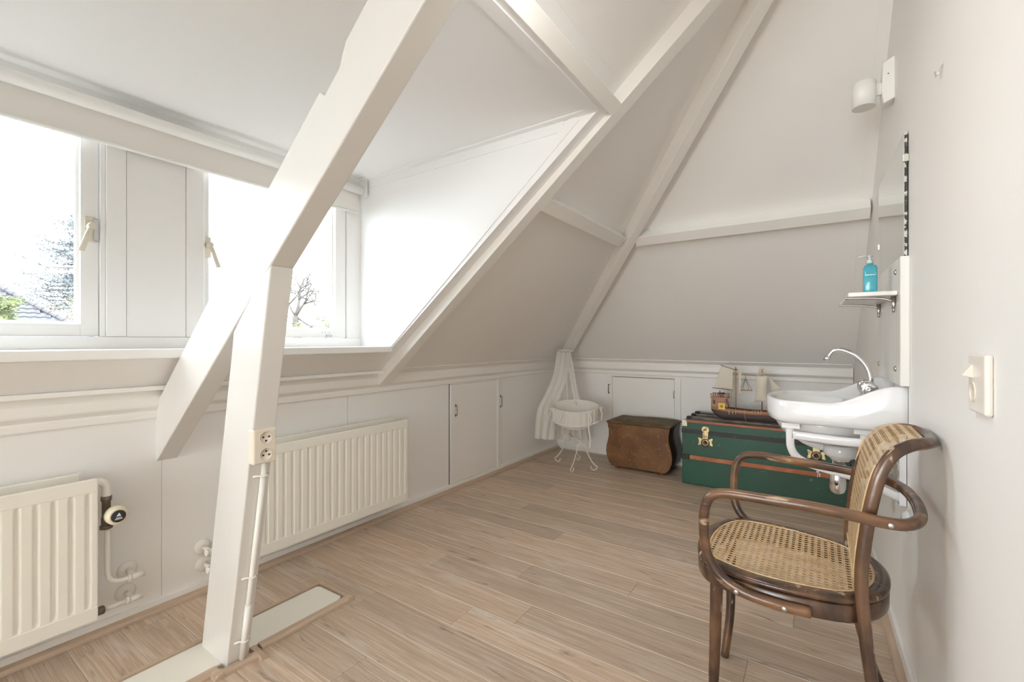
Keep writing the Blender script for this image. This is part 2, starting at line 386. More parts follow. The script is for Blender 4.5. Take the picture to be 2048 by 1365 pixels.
# thin cover battens on the slope panels
def battenL(s0, s1, y0, y1, t=0.003): return G().prism([L(s0, y0, 0), L(s1, y0, 0), L(s1, y1, 0), L(s0, y1, 0)], (SA*t, 0, -CA*t))
def battenB(s0, s1, x0, x1, t=0.003): return G().prism([B(s0, x0, 0), B(s1, x0, 0), B(s1, x1, 0), B(s0, x1, 0)], (0, -SA*t, -CA*t))
# dormer shell
XW, DC, Y0, Y1 = -2.302, 2.060, -0.28, 1.75
dceil = smo(G().box(-2.42, -0.735, Y0-0.05, Y1+0.05, DC, DC+0.06), M['white'], 'ceiling')
def cheek(y, d):
    x1 = -0.72; zt = DC+0.03
    return G().prism([(-2.42, y, 1.0), (-2.42, y, zt), (x1, y, zt), (-2.215+0.03, y, 0.93), (-2.24, y, 0.90)], (0, d, 0))
smo(cheek(Y1, 0.10), M['white'], 'wall_dormer_right', recalc=True)
smo(cheek(Y0, -0.10), M['white'], 'wall_dormer_left', recalc=True)
# flat trims of cheek and dormer ceiling
def cheek_trim(y, d, sa, sb, e0=-0.045, e1=-0.01):
    return None
g = G()
for (s0, s1) in ((0.0, 1.0),):
    p = [L(0.18, Y1, -0.002), L(1.78, Y1, -0.002), L(1.78, Y1, -0.045), L(0.22, Y1, -0.045)]
    g.prism(p, (0, -0.006, 0))
smo(g, M['white'], 'trim_2', recalc=True)
g = G(); g.box(-2.30, -0.80, Y1-0.035, Y1, DC-0.006, DC); g.box(-0.800, -0.755, Y0, Y1-0.0, DC-0.008, DC)
smo(g, M['white'], 'trim_3')
g = G(); g.box(-2.30, -0.92, Y1-0.004, Y1, DC-0.05, DC-0.006)
smo(g, M['white'], 'trim_4')

# window wall of the dormer
w1 = (-0.195, 0.5475); w2 = (0.9135, 1.653); ZB, ZT = 1.118, 1.985
ww = G()
T0, T1 = XW-0.07, XW
ww.box(T0, T1, Y0-0.02, w1[0]-0.018, ZB-0.002, ZT+0.002)
ww.box(T0, T1, w1[1]+0.018, w2[0]-0.010, ZB-0.002, ZT+0.002)
ww.box(T0, T1, w2[1]+0.040, Y1+0.02, ZB-0.002, ZT+0.002)
ww.box(T0, T1, Y0-0.02, Y1+0.02, 1.03, ZB-0.002); ww.box(T0, T1, Y0-0.02, Y1+0.02, ZT+0.002, DC+0.02)
wd = smo(ww, M['wtrim'], 'wall_dormer_front')
obj('wall_board', G().box(XW, XW+0.006, 0.63, 0.834, 1.118, ZT+0.03), M['wtrim'], wd)
obj('wall_post', G().box(XW, XW+0.010, 0.567, 0.628, 1.118, ZT+0.04), M['wtrim'], wd, bevel=0.002)
obj('wall_post', G().box(XW, XW+0.010, 0.836, 0.903, 1.118, ZT+0.04), M['wtrim'], wd, bevel=0.002)
obj('wall_rail', G().box(XW, XW+0.008, Y0, Y1, 1.070, 1.116), M['wtrim'], wd, bevel=0.002)

def window(idx, y0, y1, fr, handle_y, hdir):
    W = struct('window_%d' % idx, (XW-0.03, (y0+y1)/2, ZB))
    fl, frr = fr
    g = G()
    g.box(XW-0.06, XW+0.002, y0-fl, y0-0.0025, ZB-0.002, ZT); g.box(XW-0.06, XW+0.002, y1+0.0025, y1+frr, ZB-0.002, ZT)
    obj('window_frame', g, M['wtrim'], W, bevel=0.002)
    sx0, sx1 = XW-0.045, XW-0.008
    lw_ = 0.017 if idx == 2 else 0.035; rw_ = 0.068 if idx == 2 else 0.030
    if idx == 1: lw_, rw_ = 0.06, 0.052
    
    bh = 0.046
    g = G(); g.box(sx0, sx1, y0, y0+lw_, ZB, ZT); g.box(sx0, sx1, y1-rw_, y1, ZB, ZT)
    g.box(sx0, sx1, y0+lw_, y1-rw_, ZB, ZB+bh); g.box(sx0, sx1, y0+lw_, y1-rw_, ZT-0.05, ZT)
    sash = obj('sash', g, M['wtrim'], W, bevel=0.002)
    g = G(); t = 0.010
    g.box(sx0-0.004, sx0+0.012, y0+lw_, y0+lw_+t, ZB+bh, ZT-0.05); g.box(sx0-0.004, sx0+0.012, y1-rw_-t, y1-rw_, ZB+bh, ZT-0.05)
    g.box(sx0-0.004, sx0+0.0115, y0+lw_+t, y1-rw_-t, ZB+bh, ZB+bh+t)
    obj('glazing_bead', g, M['wtrim'], sash)
    obj('pane', G().box(sx0+0.002, sx0+0.006, y0+lw_, y1-rw_, ZB+bh, ZT-0.05), M['glass'], sash)
    # handle
    hz = 1.50; hx = sx1
    H = obj('window_handle', G().box(hx, hx+0.006, handle_y-0.014, handle_y+0.016, hz-0.02, hz+0.075), M['lever'], W, bevel=0.002)
    g = G(); g.lathe([(0.011, 0), (0.011, 0.022), (0.013, 0.026), (0.013, 0.036), (0.010, 0.040)], (hx+0.005, handle_y, hz+0.035), 'x', 16)
    pts = [(hx+0.036, handle_y, hz+0.035), (hx+0.040, handle_y+hdir*0.012, hz+0.0), (hx+0.043, handle_y+hdir*0.032, hz-0.065)]
    g.tube(pts, [0.010, 0.0095, 0.010], 10, flat=(0.6, 1.0), up=(1, 0, 0))
    obj('lever', g, M['lever'], H)
    g = G(); g.box(hx-0.001, hx+0.010, handle_y-hdir*0.018-0.008, handle_y-hdir*0.018+0.008, hz-0.015, hz+0.07)
    
    if idx == 1: obj('latch_plate', g, M['steel'], H, bevel=0.004)
    return W
window(1, w1[0], w1[1], (0.018, 0.018), 0.520, -1)
W2 = window(2, w2[0], w2[1], (0.010, 0.040), 0.922, 1)
g = G()
for yy in (1.50, 1.52, 1.545): g.lathe([(0.0025, 0), (0.0025, 0.003)], (XW-0.008, yy, ZB+0.030), 'x', 8)
g.box(XW-0.008, XW-0.004, 1.525, 1.56, ZB+0.006, ZB+0.018)
obj('stay_plate', g, M['steel'], W2)
# sill
smo(G().box(XW-0.01, -2.016, Y0+0.0, 1.752, 1.035, 1.070), M['wtrim'], 'trim_1', bevel=0.005)
# shadow line moulding where sill meets slope
smo(G().box(-2.22, -2.17, Y0, 1.815, 0.905, 0.922), M['trim'], 'trim_5', bevel=0.002)

# roller blind
RB = thing('roller_blind', (-2.24, 0.73, 1.987), 'off-white roller blind rolled up over both dormer windows', 'blind')
obj('roller_tube', G().lathe([(0.0235, 0), (0.0235, 1.965)], (-2.24, -0.25, 1.987), 'y', 28), M['tube'], RB)
obj('blind_fabric', G().box(-2.265, -2.2635, -0.235, 1.70, 1.862, 1.99), M['blind'], RB)
obj('bottom_bar', G().tube([(-2.264, -0.235, 1.860), (-2.264, 1.70, 1.860)], 0.007, 12), M['tube'], RB)
g = G(); g.lathe([(0.030, 0), (0.030, 0.004), (0.02, 0.010)], (-2.24, 1.719, 1.987), 'y', 24); g.box(-2.262, -2.215, 1.729, 1.733, 1.955, 2.055); g.box(-2.262, -2.215, 1.70, 1.733, 2.052, 2.058)
obj('bracket', g, M['tube'], RB, bevel=0.001)
g = G(); g.box(-2.262, -2.215, -0.268, -0.264, 1.955, 2.055); g.box(-2.262, -2.215, -0.268, -0.23, 2.052, 2.058)
obj('bracket', g, M['tube'], RB, bevel=0.001)

# ---------------------------------------------------------------- mouldings along the knee walls
prof = [(0.0, 0.784), (0.016, 0.786), (0.018, 0.790), (0.018, 0.808), (0.014, 0.812), (0.014, 0.818), (0.034, 0.836), (0.036, 0.842), (0.036, 0.876), (0.028, 0.905), (0.0, 0.91)]
g = G().prism([(XL+p, YR, z) for p, z in prof], (0, 1.83-YR, 0)); g2 = G().prism([(XL+p, 1.83, z) for p, z in prof], (0, 4.14-1.83, 0))
g.v += []; off = len(g.v); g.add(g2.v, g2.f)
smo(g, M['trim'], 'trim_6', recalc=True, bevel=0.0015)
smo(G().prism([(XL, YB-p, z) for p, z in prof], (0.20-XL, 0, 0)), M['trim'], 'trim_7', recalc=True, bevel=0.0015)
smo(battenL(0.0, 0.040, 1.89, 4.07, 0.006), M['trim'], 'trim_8', recalc=True)
smo(battenB(0.0, 0.040, -2.17, 0.19, 0.006), M['trim'], 'trim_9', recalc=True)
# baseboards and oak quarter rounds
smo(G().box(XL, XL+0.016, YR, 4.13, 0.0, 0.045), M['trim'], 'baseboard_left', bevel=0.002)
smo(G().box(XL, 0.19, YB-0.016, YB, 0.0, 0.050), M['trim'], 'baseboard_back', bevel=0.002)
smo(G().prism([(RW(YR), YR, 0.0), (RW(4.13), 4.13, 0.0), (RW(4.13), 4.13, 0.06), (RW(YR), YR, 0.06)], (-0.012, 0, 0)), M['wtrim'], 'baseboard_right', recalc=True, bevel=0.002)
def qr(px, pz, sx):  # quarter round profile (offset, height)
    return [(0, 0), (sx, 0), (sx*0.98, pz*0.35), (sx*0.8, pz*0.75), (sx*0.4, pz*0.98), (0, pz)]
g = G().prism([(XL+0.016+a, -0.6, b) for a, b in qr(0, 0.022, 0.026)], (0, 2.44, 0)); o1 = smo(g, M['qround'], 'trim_10', recalc=True)
g = G().prism([(XL+0.016+a, 1.842, b) for a, b in qr(0, 0.022, 0.026)], (0, 2.28, 0)); smo(g, M['qround'], 'trim_11', recalc=True)
g = G()
P = [(RW(YR)-0.012-a, YR, b) for a, b in qr(0, 0.022, 0.022)]
g.prism(P, (RW(4.12)-RW(YR), 4.12-YR, 0)); smo(g, M['qround'], 'trim_12', recalc=True)

# ---------------------------------------------------------------- roof timbers
def beam_mesh_L(s0, s1, y0, y1, e0, e1):
    return G().prism([L(s0, y0, e0), L(s1, y0, e0), L(s1, y0, e1), L(s0, y0, e1)], (0, y1-y0, 0))
def beam(name, g, label, m='trim', bev=0.003):
    return obj(name, g, M[m], ceiling, recalc=True, bevel=bev)
beam('roof_rafter', beam_mesh_L(-0.045, s_top-0.06, 1.815, 1.890, -0.05, 0.06), 'painted rafter framing the right side of the dormer and running on to the ridge')
beam('dormer_header', beam_mesh_L(1.876, 1.935, Y0-0.03, 1.815, -0.08, 0.06), 'painted header beam along the top edge of the dormer opening')
beam('purlin', beam_mesh_L(1.37, 1.445, 1.890, 2.92, 0.0, 0.060), 'short painted purlin between the dormer rafter and the hip beam')
g = G().prism([B(1.395, -1.02, 0), B(1.47, -1.02, 0), B(1.47, -1.02, 0.075), B(1.395, -1.02, 0.075)], (1.235, 0, 0))
beam('purlin', g, 'long painted purlin across the back roof slope to the right wall')
# hip beam follows the meeting line of the two slopes
hd = Vector((1, -1, A)).normalized()
inw = Vector((SA, -SA, -2*CA)); inw = (inw - hd*inw.dot(hd)).normalized()      # into the room
side = hd.cross(inw).normalized()
def H(t, a, b): return tuple(Vector((-2.215, 4.11, 0.905)) + hd*t + side*a + inw*b)
g = G(); hw = 0.030
T = 3.62
g.prism([H(0.10, -hw, -0.03), H(0.10, hw, -0.03), H(0.10, hw, 0.105), H(0.10, -hw, 0.105)], tuple(hd*(T-0.10)))
beam('hip_rafter', g, 'long painted hip beam rising from the back left corner behind the crib')
# panel battens beside the beams
g = battenL(1.985, 2.0, YR+0.1, 1.79, 0.002); smo(g, M['ceil'], 'trim_13', recalc=True)
g = G().prism([L(0.06, 1.935), L(1.33, 1.935), L(1.33, 1.94), L(0.06, 1.94)], (SA*.002, 0, -CA*.002)); smo(g, M['ceil'], 'trim_14', recalc=True)
g = G().prism([B(0.07, 0.150), B(1.37, 0.172), B(1.37, 0.178), B(0.07, 0.156)], (0, -SA*.003, -CA*.003)); smo(g, M['ceil'], 'trim_15', recalc=True)
g = G().prism([B(1.49, 0.172), B(2.9, 0.196), B(2.9, 0.202), B(1.49, 0.178)], (0, -SA*.003, -CA*.003)); smo(g, M['ceil'], 'trim_16', recalc=True)

# truss: slanted brace and leaning post
TY0, TY1 = 0.711, 0.785
truss = thing('roof_truss', (-1.73, 0.748, 0.0), 'white gloss-painted timber truss with slanting brace and leaning post', 'truss')
def lo(x): return 1.330+0.81*(x+1.354)
def up(x): return 1.566+0.805*(x+1.354)
poly = [(-2.262, TY0, lo(-2.262)), (-1.354, TY0, 1.330), (0.20, TY0, lo(0.20)), (0.20, TY0, up(0.20)), (-0.995, TY0, up(-0.995)+0.008),
        (-1.012, TY0, up(-1.012)-0.012), (-1.022, TY0, up(-1.022)-0.030), (-1.085, TY0, up(-1.085)-0.030), (-1.107, TY0, up(-1.107)+0.004), (-1.80, TY0, up(-1.80)+0.01), (-2.215, TY0, up(-2.215)-0.005), (-2.262, TY0, 0.80)]
obj('brace', G().prism(poly, (0, TY1-TY0, 0)), M['gloss'], truss, recalc=True, bevel=0.004)
poly = [(-1.828, TY0, 0.0), (-1.640, TY0, 0.0), (-1.356, TY0, 1.327), (-1.42, TY0, 1.29), (-1.589, TY0, 1.13), (-1.604, TY0, 1.05)]
obj('post', G().prism([(a, b+0.001, c) for a, b, c in poly], (0, TY1-TY0-0.002, 0)), M['gloss'], truss, recalc=True, bevel=0.004)

# conduit and socket on the post
def px(z): return -1.640+0.2135*z
cd = thing('conduit_pipe', (px(0)+0.012, 0.757, 0), 'painted cable conduit running down the truss post under the socket', 'pipe')
obj('pipe', G().tube([(px(0)+0.010, 0.757, 0.0), (px(0.3)+0.010, 0.757, 0.3), (px(0.716)+0.010, 0.757, 0.716)], 0.0085, 14), M['pipe'], cd)
obj('coupling', G().tube([(px(0.22)+0.010, 0.757, 0.0), (px(0.22)+0.010, 0.757, 0.0)] if False else [(px(0.02)+0.010, 0.757, 0.02), (px(0.215)+0.010, 0.757, 0.215)], 0.0105, 14), M['pipe'], cd)
for z in (0.085, 0.315, 0.665):
    g = G(); g.tube([(px(z)+0.0, 0.757-0.028, z), (px(z)+0.004, 0.757-0.012, z), (px(z)+0.021, 0.757-0.006, z), (px(z)+0.021, 0.757+0.006, z), (px(z)+0.004, 0.757+0.012, z), (px(z)+0.0, 0.757+0.022, z)], 0.0035, 8)
    obj('clip', g, M['pipe'], cd)
so = thing('double_socket', (px(0.72), 0.745, 0.715), 'beige double wall socket mounted on the truss post', 'socket')
xs = -1.452
body = obj('housing', G().box(px(0.712), xs, 0.708, 0.781, 0.712, 0.822), M['socket'], so, bevel=0.006, bseg=3)
for zc, fl in ((0.794, -1), (0.741, 1)):
    r = obj('socket_face', G().lathe([(0.0205, 0), (0.0205, 0.0012), (0.019, 0.0012), (0.019, 0.0004), (0.0, 0.0004)], (xs, 0.747, zc), 'x', 28), M['socket'], so)
    for dy, dz in ((-0.009, 0.002*fl*-1), (0.009, 0.002*fl*-1), (0, 0.010*fl)):
        obj('pin_hole', G().lathe([(0.0030, 0), (0.0030, 0.0012)], (xs+0.0006, 0.747+dy, zc+dz), 'x', 12), M['black'], r)

# tie beam in the floor with oak strips
tb = G(); tb.prism([(-1.846, -0.30, 0.0), (-1.672, -0.30, 0.0), (-1.672, 1.160, 0.0), (-1.69, 1.186, 0.0), (-1.83, 1.182, 0.0), (-1.846, 1.17, 0.0)], (0, 0, 0.012))
tag(obj('floor_beam', tb, M['tie'], org=(-1.76, 0.45, 0), recalc=True, bevel=0.004), 'long white-painted floor beam lying flush in the floor under the truss post', 'beam')
def strip(n, a, b, wv):   # oak strip with rounded profile
    a = Vector(a); b = Vector(b); wv = Vector(wv)
    return smo(G().prism([a, a+wv, a+wv*0.95+Vector((0, 0, 0.009)), a+wv*0.6+Vector((0, 0, 0.015)), a+Vector((0, 0, 0.016))], b-a), M['qround'], n, recalc=True)
strip('trim_17', (-1.668, 0.83, 0), (-1.640, 1.215, 0) if False else (-1.668, 1.210, 0), (0.030, 0, 0))
strip('trim_18', (-1.668, -0.30, 0), (-1.668, 0.690, 0), (0.030, 0, 0))
strip('trim_19', (-1.850, -0.30, 0), (-1.850, 1.215, 0), (-0.026, 0, 0))
strip('trim_20', (-1.876, 1.190, 0), (-1.638, 1.190, 0), (0, 0.028, 0))
strip('trim_21', (-1.668, 0.690, 0), (-1.605, 0.690, 0), (0, -0.026, 0))
strip('trim_22', (-1.632, 0.664, 0), (-1.632, 0.812, 0), (0.026, 0, 0))
strip('trim_23', (-1.668, 0.800, 0), (-1.585, 0.800, 0), (0, 0.026, 0))
g = G().grid(lambda u, v: (-1.925+0.036*(u-0.5)+0.012*(v-.5), 1.195+0.016*(v-0.5)+0.05*(u-.5), 0.004+0.010*abs(sin(3*u+v))), 8, 3)
tag(obj('paint_flake', g, M['paper'], org=(-1.925, 1.195, 0.004), thick=0.001), 'small curled paint flake lying on the floor by the end of the white floor beam', 'debris')

# ---------------------------------------------------------------- radiators
def radiator(y0, y1, pitch, label, yoff):
    R = thing('radiator', (-2.14, (y0+y1)/2, 0.11), label, 'radiator', 'panel radiators on the knee wall')
    xf, z0, z1 = -2.120, 0.108, 0.612
    # fluted front: horizontal profile, swept vertically with flat rails above and below
    ys = [y0+0.004, ]; xx = [0.0]
    y = yoff
    while y-pitch > y0+0.02: y -= pitch
    while y < y1-0.012:
        ys += [y-0.0115, y-0.0085, y-0.004, y, y+0.004, y+0.0085, y+0.0115]; xx += [0, 0, -0.0050, -0.0075, -0.0050, 0, 0]; y += pitch
    ys.append(y1-0.004); xx.append(0)
    zs = [z0+0.05, z0+0.056, z0+0.066, z1-0.062, z1-0.052, z1-0.046]; amp = [0, 0.4, 1, 1, 0.4, 0]
    vs = []; fs = []; n = len(ys)
    for z, a in zip(zs, amp):
        for yv, xv in zip(ys, xx): vs.append((xf+0.0005+xv*a, yv, z))
    for i in range(len(zs)-1):
        for k in range(n-1): fs.append((i*n+k, i*n+k+1, (i+1)*n+k+1, (i+1)*n+k))
    g = G().add(vs, fs, True)
    obj('front_panel', g, M['rad'], R)
    obj('top_rail', G().box(xf-0.014, xf+0.002, y0, y1, z1-0.048, z1), M['rad'], R, bevel=0.004, bseg=3)
    obj('bottom_rail', G().box(xf-0.014, xf+0.002, y0, y1, z0, z0+0.052), M['rad'], R, bevel=0.004, bseg=3)
    obj('end_rail', G().box(xf-0.014, xf, y1-0.010, y1, z0+0.02, z1-0.02), M['rad'], R, bevel=0.003)
    obj('end_rail', G().box(xf-0.014, xf, y0, y0+0.010, z0+0.02, z1-0.02), M['rad'], R, bevel=0.003)
    obj('back_panel', G().box(-2.212, -2.200, y0+0.01, y1-0.03, z0+0.01, z1+0.012), M['rad'], R, bevel=0.004)
    for yy in (y0+0.15, y1-0.15):
        obj('wall_bracket', G().box(-2.245, xf-0.014, yy-0.012, yy+0.012, z1-0.08, z1-0.030), M['rad'], R)
    return R
RAD1 = radiator(-0.42, 0.502, 0.0425, 'cream radiator at the left photo edge with round valve knob', 0.305)
RAD2 = radiator(1.030, 1.962, 0.0418, 'cream fluted radiator between truss post and hatch', 1.1365)
# pipework of the left radiator
xp = -2.165
obj('elbow', G().tube(spline([(xp, 0.495, 0.585), (xp, 0.515, 0.587), (xp, 0.531, 0.575), (xp, 0.535, 0.555), (xp, 0.535, 0.530)], 6), 0.0135, 14), M['pipe'], RAD1)
obj('union_nut', G().lathe([(0.012, 0), (0.019, 0.001), (0.019, 0.012), (0.015, 0.014), (0.015, 0.040), (0.013, 0.044), (0.013, 0.10), (0.016, 0.104), (0.016, 0.118)], (xp, 0.535, 0.412), 'z', 16), M['brass_dull'], RAD1)
kn = obj('valve_knob', G().lathe([(0.012, -0.02), (0.012, 0.0), (0.030, 0.002), (0.034, 0.008), (0.033, 0.028), (0.028, 0.036), (0.024, 0.038)], (xp+0.025, 0.553, 0.465), 'x', 40), M['knob'], RAD1)
obj('knob_cap', G().lathe([(0.0215, 0), (0.0215, 0.003), (0.019, 0.004)], (xp+0.063, 0.553, 0.465), 'x', 32), M['black'], kn)
g = G(); X0 = xp+0.0674
g.prism([(X0, 0.546, 0.466), (X0, 0.560, 0.466), (X0, 0.554, 0.478)], (0.0006, 0, 0)); 
g.box(X0, X0+0.0006, 0.545, 0.561, 0.459, 0.4615); g.box(X0, X0+0.0006, 0.542, 0.564, 0.4545, 0.457)
obj('cap_print', g, M['tube'], kn)
obj('pipe', G().tube(spline([(xp, 0.538, 0.41), (xp, 0.538, 0.36), (xp, 0.538, 0.255), (xp, 0.545, 0.222), (xp, 0.565, 0.205), (xp, 0.60, 0.202)], 6), 0.0085, 12), M['pipe'], RAD1)
def tee(R, y, z, right=0.03, side=-1):
    g = G(); g.tube([(XL+0.004, y, z), (xp, y, z)], 0.0095, 12); g.tube([(xp, y+side*0.018, z), (xp, y+right, z)], 0.011, 12); g.tube([(xp, y+side*0.0205, z), (xp, y+side*0.010, z)], 0.0135, 12)
    obj('elbow', g, M['pipe'], R)
    obj('wall_rosette', G().lathe([(0.034, 0), (0.034, 0.002), (0.024, 0.007), (0.014, 0.012)], (XL+0.004, y, z), 'x', 28), M['pipe'], R)
tee(RAD1, 0.618, 0.202); tee(RAD1, 0.612, 0.118)
obj('pipe', G().tube([(xp, 0.53, 0.118), (xp, 0.60, 0.118)], 0.0085, 12), M['pipe'], RAD1)
obj('union_nut', G().lathe([(0.015, 0), (0.015, 0.025), (0.012, 0.028)], (xp, 0.502, 0.118), 'y', 12), M['brass_dull'], RAD1)
tee(RAD2, 0.880, 0.195, 0.05); tee(RAD2, 0.885, 0.118, 0.05)
g = G(); g.tube([(xp, 0.92, 0.195), (xp, 0.99, 0.195), (xp, 1.005, 0.20), (xp, 1.01, 0.22), (xp, 1.01, 0.56)], 0.0085, 12); g.tube([(xp, 0.92, 0.118), (xp, 1.04, 0.118)], 0.0085, 12)
obj('pipe', g, M['pipe'], RAD2)

# ---------------------------------------------------------------- knee wall hatches
def handleX(parent, y, z0, z1, x):
    g = G(); g.box(x, x+0.003, y-0.005, y+0.005, z0-0.008, z0+0.010); g.box(x, x+0.003, y-0.005, y+0.005, z1-0.010, z1+0.008)
    g.tube([(x, y, z0), (x+0.016, y, z0+0.004), (x+0.016, y, z1-0.004), (x, y, z1)], 0.0028, 8)
    return obj('door_handle', g, M['lockdark'], parent)
D1 = struct('door_1', (XL, 2.79, 0.05))
g = G(); g.box(XL, XL+0.014, 2.487, 2.530, 0.046, 0.776); g.box(XL, XL+0.014, 3.068, 3.103, 0.046, 0.776); 
obj('door_frame', g, M['trim'], D1, bevel=0.002)
obj('door_panel', G().box(XL, XL+0.009, 2.533, 3.065, 0.046, 0.770), M['trim'], D1, bevel=0.002)
obj('door_gap', G().box(XL, XL+0.003, 2.4795, 2.4865, 0.046, 0.784), M['dark'], D1)
handleX(D1, 2.547, 0.545, 0.62, XL+0.009); handleX(D1, 3.125, 0.54, 0.632, XL+0.004)
D2 = struct('door_2', (-1.36, YB, 0.05))
g = G(); g.box(-1.703, -1.648, YB-0.014, YB, 0.052, 0.770); g.box(-1.066, -1.014, YB-0.014, YB, 0.052, 0.770)
obj('door_frame', g, M['trim'], D2, bevel=0.002)
obj('door_panel', G().box(-1.644, -1.070, YB-0.009, YB, 0.052, 0.756), M['trim'], D2, bevel=0.002)
obj('door_gap', G().box(-1.642, -1.070, YB-0.004, YB, 0.757, 0.763), M['gap'], D2)
for xh, z0, z1, mm in ((-1.680, 0.60, 0.68, 'lockdark'), (-1.070, 0.595, 0.655, 'steel')):
    g = G(); yy = YB-0.014; g.box(xh-0.006, xh+0.006, yy-0.003, yy, z0-0.006, z0+0.008); g.box(xh-0.006, xh+0.006, yy-0.003, yy, z1-0.008, z1+0.006)
    g.tube([(xh, yy, z0), (xh, yy-0.016, z0+0.004), (xh, yy-0.016, z1-0.004), (xh, yy, z1)], 0.004, 8)
    obj('door_handle', g, M[mm], D2)

# ---------------------------------------------------------------- right wall fittings
def W(d, y, z): return (RW(y)-d, y, z)     # d = distance out from the wall
def wbox(g, d0, d1, y0, y1, z0, z1):
    g.add([W(d1, y0, z0), W(d0, y0, z0), W(d0, y1, z0), W(d1, y1, z0), W(d1, y0, z1), W(d0, y0, z1), W(d0, y1, z1), W(d1, y1, z1)],
          [(0,3,2,1),(4,5,6,7),(0,1,5,4),(1,2,6,5),(2,3,7,6),(3,0,4,7)]); return g
# light switch with socket
sw = thing('light_switch', W(0, 1.19, 1.02), 'cream combined rocker switch and socket on the right wall', 'switch')
obj('cover_plate', wbox(G(), 0, 0.012, 1.135, 1.236, 0.965, 1.075), M['switch'], sw, bevel=0.005, bseg=3)
g = G(); g.add([W(0.012, 1.205, 1.056), W(0.012, 1.233, 1.056), W(0.012, 1.205, 1.030), W(0.012, 1.233, 1.030), W(0.027, 1.205, 1.034), W(0.027, 1.233, 1.034)],
               [(0, 1, 5, 4), (2, 4, 5, 3), (0, 4, 2), (1, 3, 5)])
obj('rocker', g, M['switch'], sw, recalc=True, bevel=0.001)
obj('socket_recess', G().lathe([(0.019, -0.012), (0.019, 0.0015), (0.0175, 0.0015), (0.0175, 0.0005), (0, 0.0005)], W(0.012, 1.205, 1.003), '-x', 28), M['socket'], sw)
# splashback panel, shelf, mirror
sp = thing('splashback_panel', W(0, 2.21, 0.952), 'whitewashed streaked splashback panel on the wall above the sink', 'panel')
obj('board', wbox(G(), 0.0, 0.024, 1.93, 2.49, 0.952, 1.377), M['marble'], sp, bevel=0.003)
for y, z in ((2.02, 1.335), (2.02, 1.005), (2.46, 1.005)):
    obj('screw', G().lathe([(0.010, 0), (0.009, 0.003), (0.005, 0.0055), (0.0, 0.006)], W(0.024, y, z), '-x', 16), M['screw'], sp)
mr = thing('wall_mirror', W(0, 2.27, 1.38), 'frameless wall mirror with corroded edge above the splashback', 'mirror')
ms = obj('mirror_body', wbox(G(), 0.004, 0.011, 1.95, 2.60, 1.381, 1.787), M['mirror_edge'], mr)
obj('mirror_glass', wbox(G(), 0.011, 0.0122, 1.9515, 2.5985, 1.3825, 1.7855), M['mirror'], mr)
for y, z in ((1.950, 1.70), (2.60, 1.52)):
    obj('clip', wbox(G(), 0.0, 0.0155, y-0.004, y+0.006, z-0.012, z+0.012), M['screw'], mr, bevel=0.001)
sh = thing('wall_shelf', W(0.024, 2.23, 1.255), 'small whitewashed shelf on metal brackets below the mirror', 'shelf')
obj('shelf_board', wbox(G(), 0.025, 0.158, 1.97, 2.50, 1.254, 1.269), M['marble'], sh, bevel=0.003)
for y in (2.02, 2.42):
    g = G()
    g.tube(spline([W(0.030, y, 1.200), W(0.030, y, 1.238), W(0.040, y, 1.240), W(0.055, y, 1.246), W(0.09, y, 1.2505), W(0.165, y, 1.2525)], 5), [0.004]*26, 8)
    g.tube([W(0.030, y, 1.198), W(0.030, y, 1.253)], [0.003, 0.008], 8)
    obj('bracket', g, M['steel'], sh)
bt = thing('soap_bottle', W(0.085, 2.12, 1.269), 'turquoise soap pump bottle standing on the small shelf', 'bottle')
cx, cy = RW(2.12)-0.085, 2.12
def rr(wx, wy, z, r=0.006, n=4):
    out = []
    for (sx, sy, a0) in ((1, 1, 0), (-1, 1, 90), (-1, -1, 180), (1, -1, 270)):
        for k in range(n):
            a = radians(a0+90*k/(n-1)); out.append((cx+sx*(wx-r)+r*cos(a), cy+sy*(wy-r)+r*sin(a), z))
    return out
obj('bottle_body', G().loft([rr(0.019, 0.026, 1.269), rr(0.020, 0.027, 1.272), rr(0.020, 0.027, 1.368), rr(0.017, 0.022, 1.376), rr(0.009, 0.009, 1.381), rr(0.009, 0.009, 1.385)]), M['soap'], bt, recalc=True)
g = G().lathe([(0.010, 0), (0.010, 0.012), (0.004, 0.014), (0.004, 0.024), (0.008, 0.025), (0.008, 0.031)], (cx, cy, 1.385), 'z', 16)
g.tube([(cx, cy, 1.413), (cx-0.02, cy-0.004, 1.413), (cx-0.034, cy-0.006, 1.410)], 0.003, 8)
obj('pump', g, M['pump'], bt)
g = G()
for k in range(6): g.box(cx-0.014+0.0045*k, cx-0.011+0.0045*k, cy-0.0275, cy-0.0271, 1.340, 1.3415+0.001*(k % 2))
obj('label_print', g, M['steel'], bt)
# wall lamp
lp = thing('wall_lamp', W(0, 2.25, 2.03), 'white spotlight wall lamp with drum shade above the mirror', 'lamp')
obj('wall_mount', G().prism([W(0, 2.232, 2.185), W(0, 2.232, 2.025), W(0.034, 2.232, 2.010), W(0.040, 2.232, 2.06), W(0.036, 2.232, 2.165)], (0, 0.07, 0)), M['lamp'], lp, bevel=0.003, recalc=True)
g = G(); wbox(g, 0.038, 0.075, 2.25, 2.262, 2.055, 2.100); obj('arm', g, M['lamp'], lp, bevel=0.001)
obj('shade', G().lathe([(0.036, 0), (0.0385, 0), (0.0385, 0.094), (0.036, 0.096), (0.005, 0.096), (0.005, 0.094), (0.036, 0.090), (0.0355, 0.001)], (RW(2.25)-0.093, 2.24, 2.013), 'z', 32), M['lamp'], lp)
obj('bulb', G().lathe([(0.0, 0), (0.012, 0.002), (0.018, 0.012), (0.018, 0.05)], (RW(2.25)-0.093, 2.24, 2.03), 'z', 20), M['tube'], lp)
